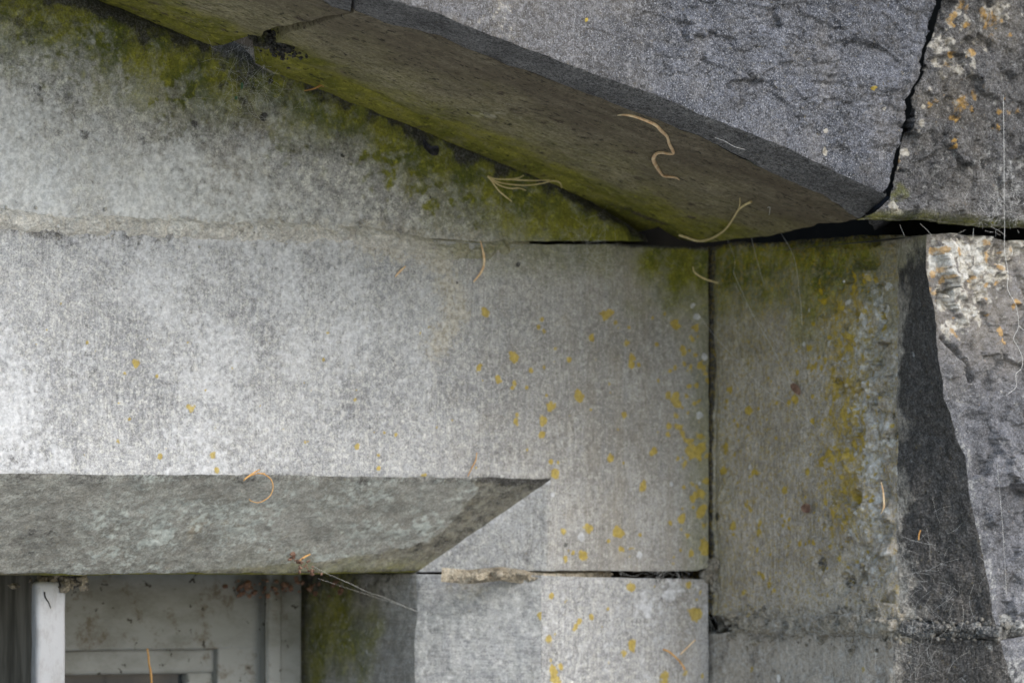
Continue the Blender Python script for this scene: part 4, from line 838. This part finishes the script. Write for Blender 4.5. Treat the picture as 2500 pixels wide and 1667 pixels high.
stalk('pine_needle', 'tiny golden needle scrap low on the lintel chamfer', 'needle', [(L(cAo([(1905, 790), (1940, 765), (1980, 745)]), DSP*.7, .006), .0011, dict(taper=(.6, 1, .6)))], NEEDLE)
stalk('pine_needle', 'faint orange needle hanging at the lower arris of the lintel', 'needle', [(L(cBo([(952, 98), (945, 145), (925, 185), (893, 250)]), 0.0, .005), .0007, dict(taper=(.6, 1, .6)))], NEEDLE)
stalk('pine_needle', 'reddish jointed needle near the bottom of the jamb stone', 'needle', [(L(cBo([(2140, 1352), (2180, 1368), (2230, 1412), (2262, 1450), (2275, 1482)]), 0.0, .006), .0010, dict(taper=(1, 1, .6))), (L(cBo([(2270, 1455), (2282, 1478)]), 0, .006), .0006, dict())], NEEDLE)
stalk('pine_needle', 'straight pale needle beside the reddish one on the jamb stone', 'needle', [(L(cBo([(2250, 1384), (2300, 1335), (2345, 1290)]), 0.0, .010), .0008, dict(taper=(.8, 1, .6)))], STRAW)
stalk('pine_needle', 'slim tan needle against the dark band of the pier', 'needle', [(L(cCo([(1440, 288), (1452, 340), (1458, 420), (1455, 455), (1438, 487)]), RET, .012), .0011, dict(taper=(.5, 1, 1, .4)))], STRAW)
stalk('pine_needle', 'thin red-brown stem in the mossy angle under the coping', 'needle', [(L(c1o([(1940, 580), (2000, 568), (2060, 540), (2150, 512)]), 0.0, .02), .0010, dict(taper=(.5, 1, 1))), (L(c1o([(2060, 540), (2062, 558)]), 0, .02), .0006, dict())], NEEDLE)
stalk('pine_needle', 'rusty needle hanging in front of the window glass', 'needle', [(L(cAo([(940, 1345), (948, 1400), (950, 1440), (962, 1500), (968, 1600)]), .28, 0), .0012, dict(taper=(.7, 1, 1)))], NEEDLE)
stalk('pine_needle', 'thin bent stem crossing the top of the open upright joint', 'needle', [(L(c6o([(240, 395), (250, 430), (300, 465), (350, 485), (400, 498)]), 0.0, .03), .0009, dict(taper=(.6, 1, .8)))], PALEST)
stalk('pine_needle', 'small ginger needle on the dark chamfer of the pier', 'needle', [(L(cCo([(1692, 592), (1682, 620), (1680, 655)]), PCH, .008), .0008, dict())], NEEDLE)
# black curled flake on the moss
def flake(name, label, cat, pts, pl, off, mat, curl=.006):
    p = L(pts, pl, off); c = p.mean(0); V = [c-d_*0.001]+list(p); rim = [q+np.array([0, -curl*(.3+.7*((i*37) % 5)/4), 0]) for i, q in enumerate(p)]
    n = len(p); back = [q+np.array([0, .0012, 0]) for q in rim]; V = [c]+rim+[c+np.array([0, .0012, 0])]+back
    F = []
    for i in range(n):
        j = (i+1) % n; F.append((0, 1+i, 1+j)); F.append((n+1, n+2+j, n+2+i)); 
    for i in range(n):
        j = (i+1) % n; F.append((1+i, n+2+i, n+2+j)); F.append((1+i, n+2+j, 1+j))
    o = obj_from(name, np.array(V), np.array(F), mat, None, smooth=False)
    md = o.modifiers.new('s', 'SUBSURF'); md.levels = md.render_levels = 2
    return tag(o, label, cat)
flake('bark_flake', 'curled black flake stuck on the bright green moss', 'flake', c2o([(600, 885), (615, 900), (625, 925), (650, 935), (690, 928), (708, 945), (700, 970), (685, 998), (655, 995), (625, 975), (602, 940)]), 0.0, .008, FLAKE)
flake('dead_leaf', 'small pinkish-brown curled leaf on the pier face', 'leaf', cCo([(918, 445), (935, 422), (965, 425), (982, 455), (968, 485), (935, 480)]), RET, .006, LEAFM)
flake('dead_leaf', 'dark shrivelled leaf scrap at the end of the long cobweb thread', 'leaf', c6o([(850, 1150), (870, 1130), (900, 1165), (920, 1200), (905, 1220), (870, 1190)]), RET, .006, LEAFM)
flake('green_leaflet', 'tiny upper blue-green leaflet in the cobwebbed top angle', 'leaf', crop(500, 60, [(405, 650), (425, 655), (432, 690), (415, 740), (398, 720)], 500/2306), 0.0, .012, GREENL, .002)
flake('green_leaflet', 'tiny lower blue-green leaflet beside a dark hole in the moss', 'leaf', crop(500, 60, [(335, 810), (360, 805), (370, 830), (350, 855), (330, 840)], 500/2306), 0.0, .012, GREENL, .002)
flake('seed_husk', 'small white husk near the bottom edge of the pier', 'husk', cCo([(775, 1510), (790, 1510), (800, 1535), (790, 1570), (775, 1555)]), RET, .006, SILK, .001)
flake('seed_husk', 'bright white speck of fluff on the upper pier face', 'husk', c6o([(1198, 482), (1210, 480), (1212, 492), (1202, 500)]), RET, .01, SILK, .0005)

# ------------------------------------------------------------------ cobwebs
def web(name, label, lines, group='cobweb threads'):
    o = tubes_obj(name, [(l, r, dict(seg=4, sub=3, wob=.0)) for l, r in lines], SILK); return tag(o, label, 'cobweb', group)
TH = 0.00014
web('cobweb_thread', 'long slanting thread from the moss corner down across the open upright joint', [(L(c6o([(-60, 250), (0, 330), (130, 510), (270, 690), (335, 785), (500, 970), (700, 1180), (900, 1310), (1015, 1415)]), RET, .03), TH)])
web('cobweb_thread', 'bright taut thread running down to the dark leaf scrap on the pier', [(L(c6o([(498, 430), (560, 570), (620, 700), (700, 830), (750, 920), (868, 1140)]), RET, .03), TH*1.3), (L(c6o([(498, 430), (505, 340), (440, 180)]), RET, .03), TH*.7), (L(c6o([(500, 500), (600, 660), (760, 880), (880, 1080)]), RET, .025), TH*.6)])
web('cobweb_thread', 'pale kinked thread dropping from the gap over the pier face', [(L(c6o([(760, 120), (820, 210), (870, 300), (900, 400), (915, 540), (930, 640), (935, 770)]), RET, .04), TH)])
web('cobweb_thread', 'faint thread just left of the kinked one under the coping', [(L(c6o([(590, 120), (640, 320), (690, 500)]), RET, .04), TH*.8)])
web('cobweb_thread', 'long whitish thread hanging down the right edge over kneeler and pier', [(L(c6o([(2220, -700), (2225, -300), (2225, 0), (2228, 130), (2228, 300), (2250, 430), (2248, 540), (2300, 640), (2318, 770), (2285, 850), (2310, 900), (2340, 970), (2338, 1040), (2300, 1080), (2302, 1160), (2250, 1205)]), -P_PF-.03, .005), TH*1.5), (L(c6o([(2318, 770), (2350, 800)]), -P_PF-.03, .005), TH*1.5)])
web('cobweb_thread', 'thin vertical thread low on the light front of the pier', [(L(cCo([(2180, 160), (2195, 330), (2210, 500), (2225, 720), (2240, 1000)]), -P_PF-.02), TH*.8)])
web('cobweb_thread', 'beaded double thread stretched below the lintel towards the jamb', [(L(cAo([(2000, 825), (2100, 875), (2250, 940), (2352, 990)])+cBo([(330, 1010), (450, 1060), (575, 1112)]), 0.03), TH*.8), (L(cBo([(-60, 900), (120, 960), (340, 1030), (400, 1050), (540, 1100)]), 0.03), TH*.4)])
tw = empty('cobweb', tuple(at(2440, 565, -P_COP)), 'few short cobweb strands bridging the black gap at the right', 'cobweb')
for p, k in (([(2030, 150), (2028, 185), (2025, 215)], 1.3), ([(1690, 120), (1730, 158), (1760, 190)], .7), ([(2100, 120), (2190, 165), (2235, 200)], .9), ([(2310, 160), (2320, 180)], 1.2), ([(1560, 130), (1590, 200)], .5), ([(1980, 160), (1900, 200)], .5)):
    tubes_obj('strand', [(L(c6o(p), -P_COP+.01), TH*k, dict(seg=4, sub=3))], SILK, tw)
web('cobweb_thread', 'fine thread over the dark chamfer of the coping stone', [(L(c3o([(380, 880), (440, 900), (500, 935), (570, 955)]), -P_COP-.01), TH*.8)])
web('cobweb_thread', 'small hooked white thread scrap under the end of the coping', [(L(c3o([(716, 1325), (732, 1322), (730, 1345), (727, 1370)]), SOF, .01), TH*2.2)])
# tangled webs: one thing each
def tangle(label, px, py, pl, w_, h_, n, seed, rad=TH*.5, lo=20, hi=90):
    rs = random.Random(seed); lines = []
    for i in range(n):
        x = px+rs.gauss(0, w_); y = py+rs.gauss(0, h_); a = rs.uniform(0, math.pi*2); l = rs.uniform(lo, hi); k = rs.uniform(-.6, .6)
        pts = [(x+math.cos(a+k*t)*l*t, y+math.sin(a+k*t)*l*t) for t in (0, .33, .66, 1)]
        o1 = rs.uniform(.004, .02); p = L(pts, pl, o1); lines.append((p, rad*rs.uniform(.6, 1.4)))
    o = tubes_obj('cobweb', [(l, r, dict(seg=3, sub=3)) for l, r in lines], SILK); return tag(o, label, 'cobweb', 'tangled cobwebs')
tangle('dusty cobweb veil over the crumbly bed joint of the pier', 1990, 1500, RET, 130, 55, 650, 1)
tangle('thin cobweb over the dark chamfer near the foot of the pier', 2270, 1430, PCH, 50, 110, 60, 2)
tangle('wispy cobweb fluff at the right end of the kneeler bottom', 2450, 510, -P_COP-.004, 40, 30, 130, 3, lo=8, hi=30)
tangle('brownish cobweb tangle below the broken coping joint', 600, 210, 0.0, 38, 60, 130, 4, lo=20, hi=90)
tangle('pinkish cobweb wisps at the green tip of the wall stone', 1455, 620, 0.0, 26, 34, 110, 5, lo=15, hi=60)
tangle('fine cobweb spread low on the pier below the bed joint', 1950, 1620, RET, 130, 50, 380, 6)
tangle('thin webbing across the dark joint at the right end of the lintel', 1630, 1400, 0.0, 60, 12, 50, 7, lo=15, hi=50)
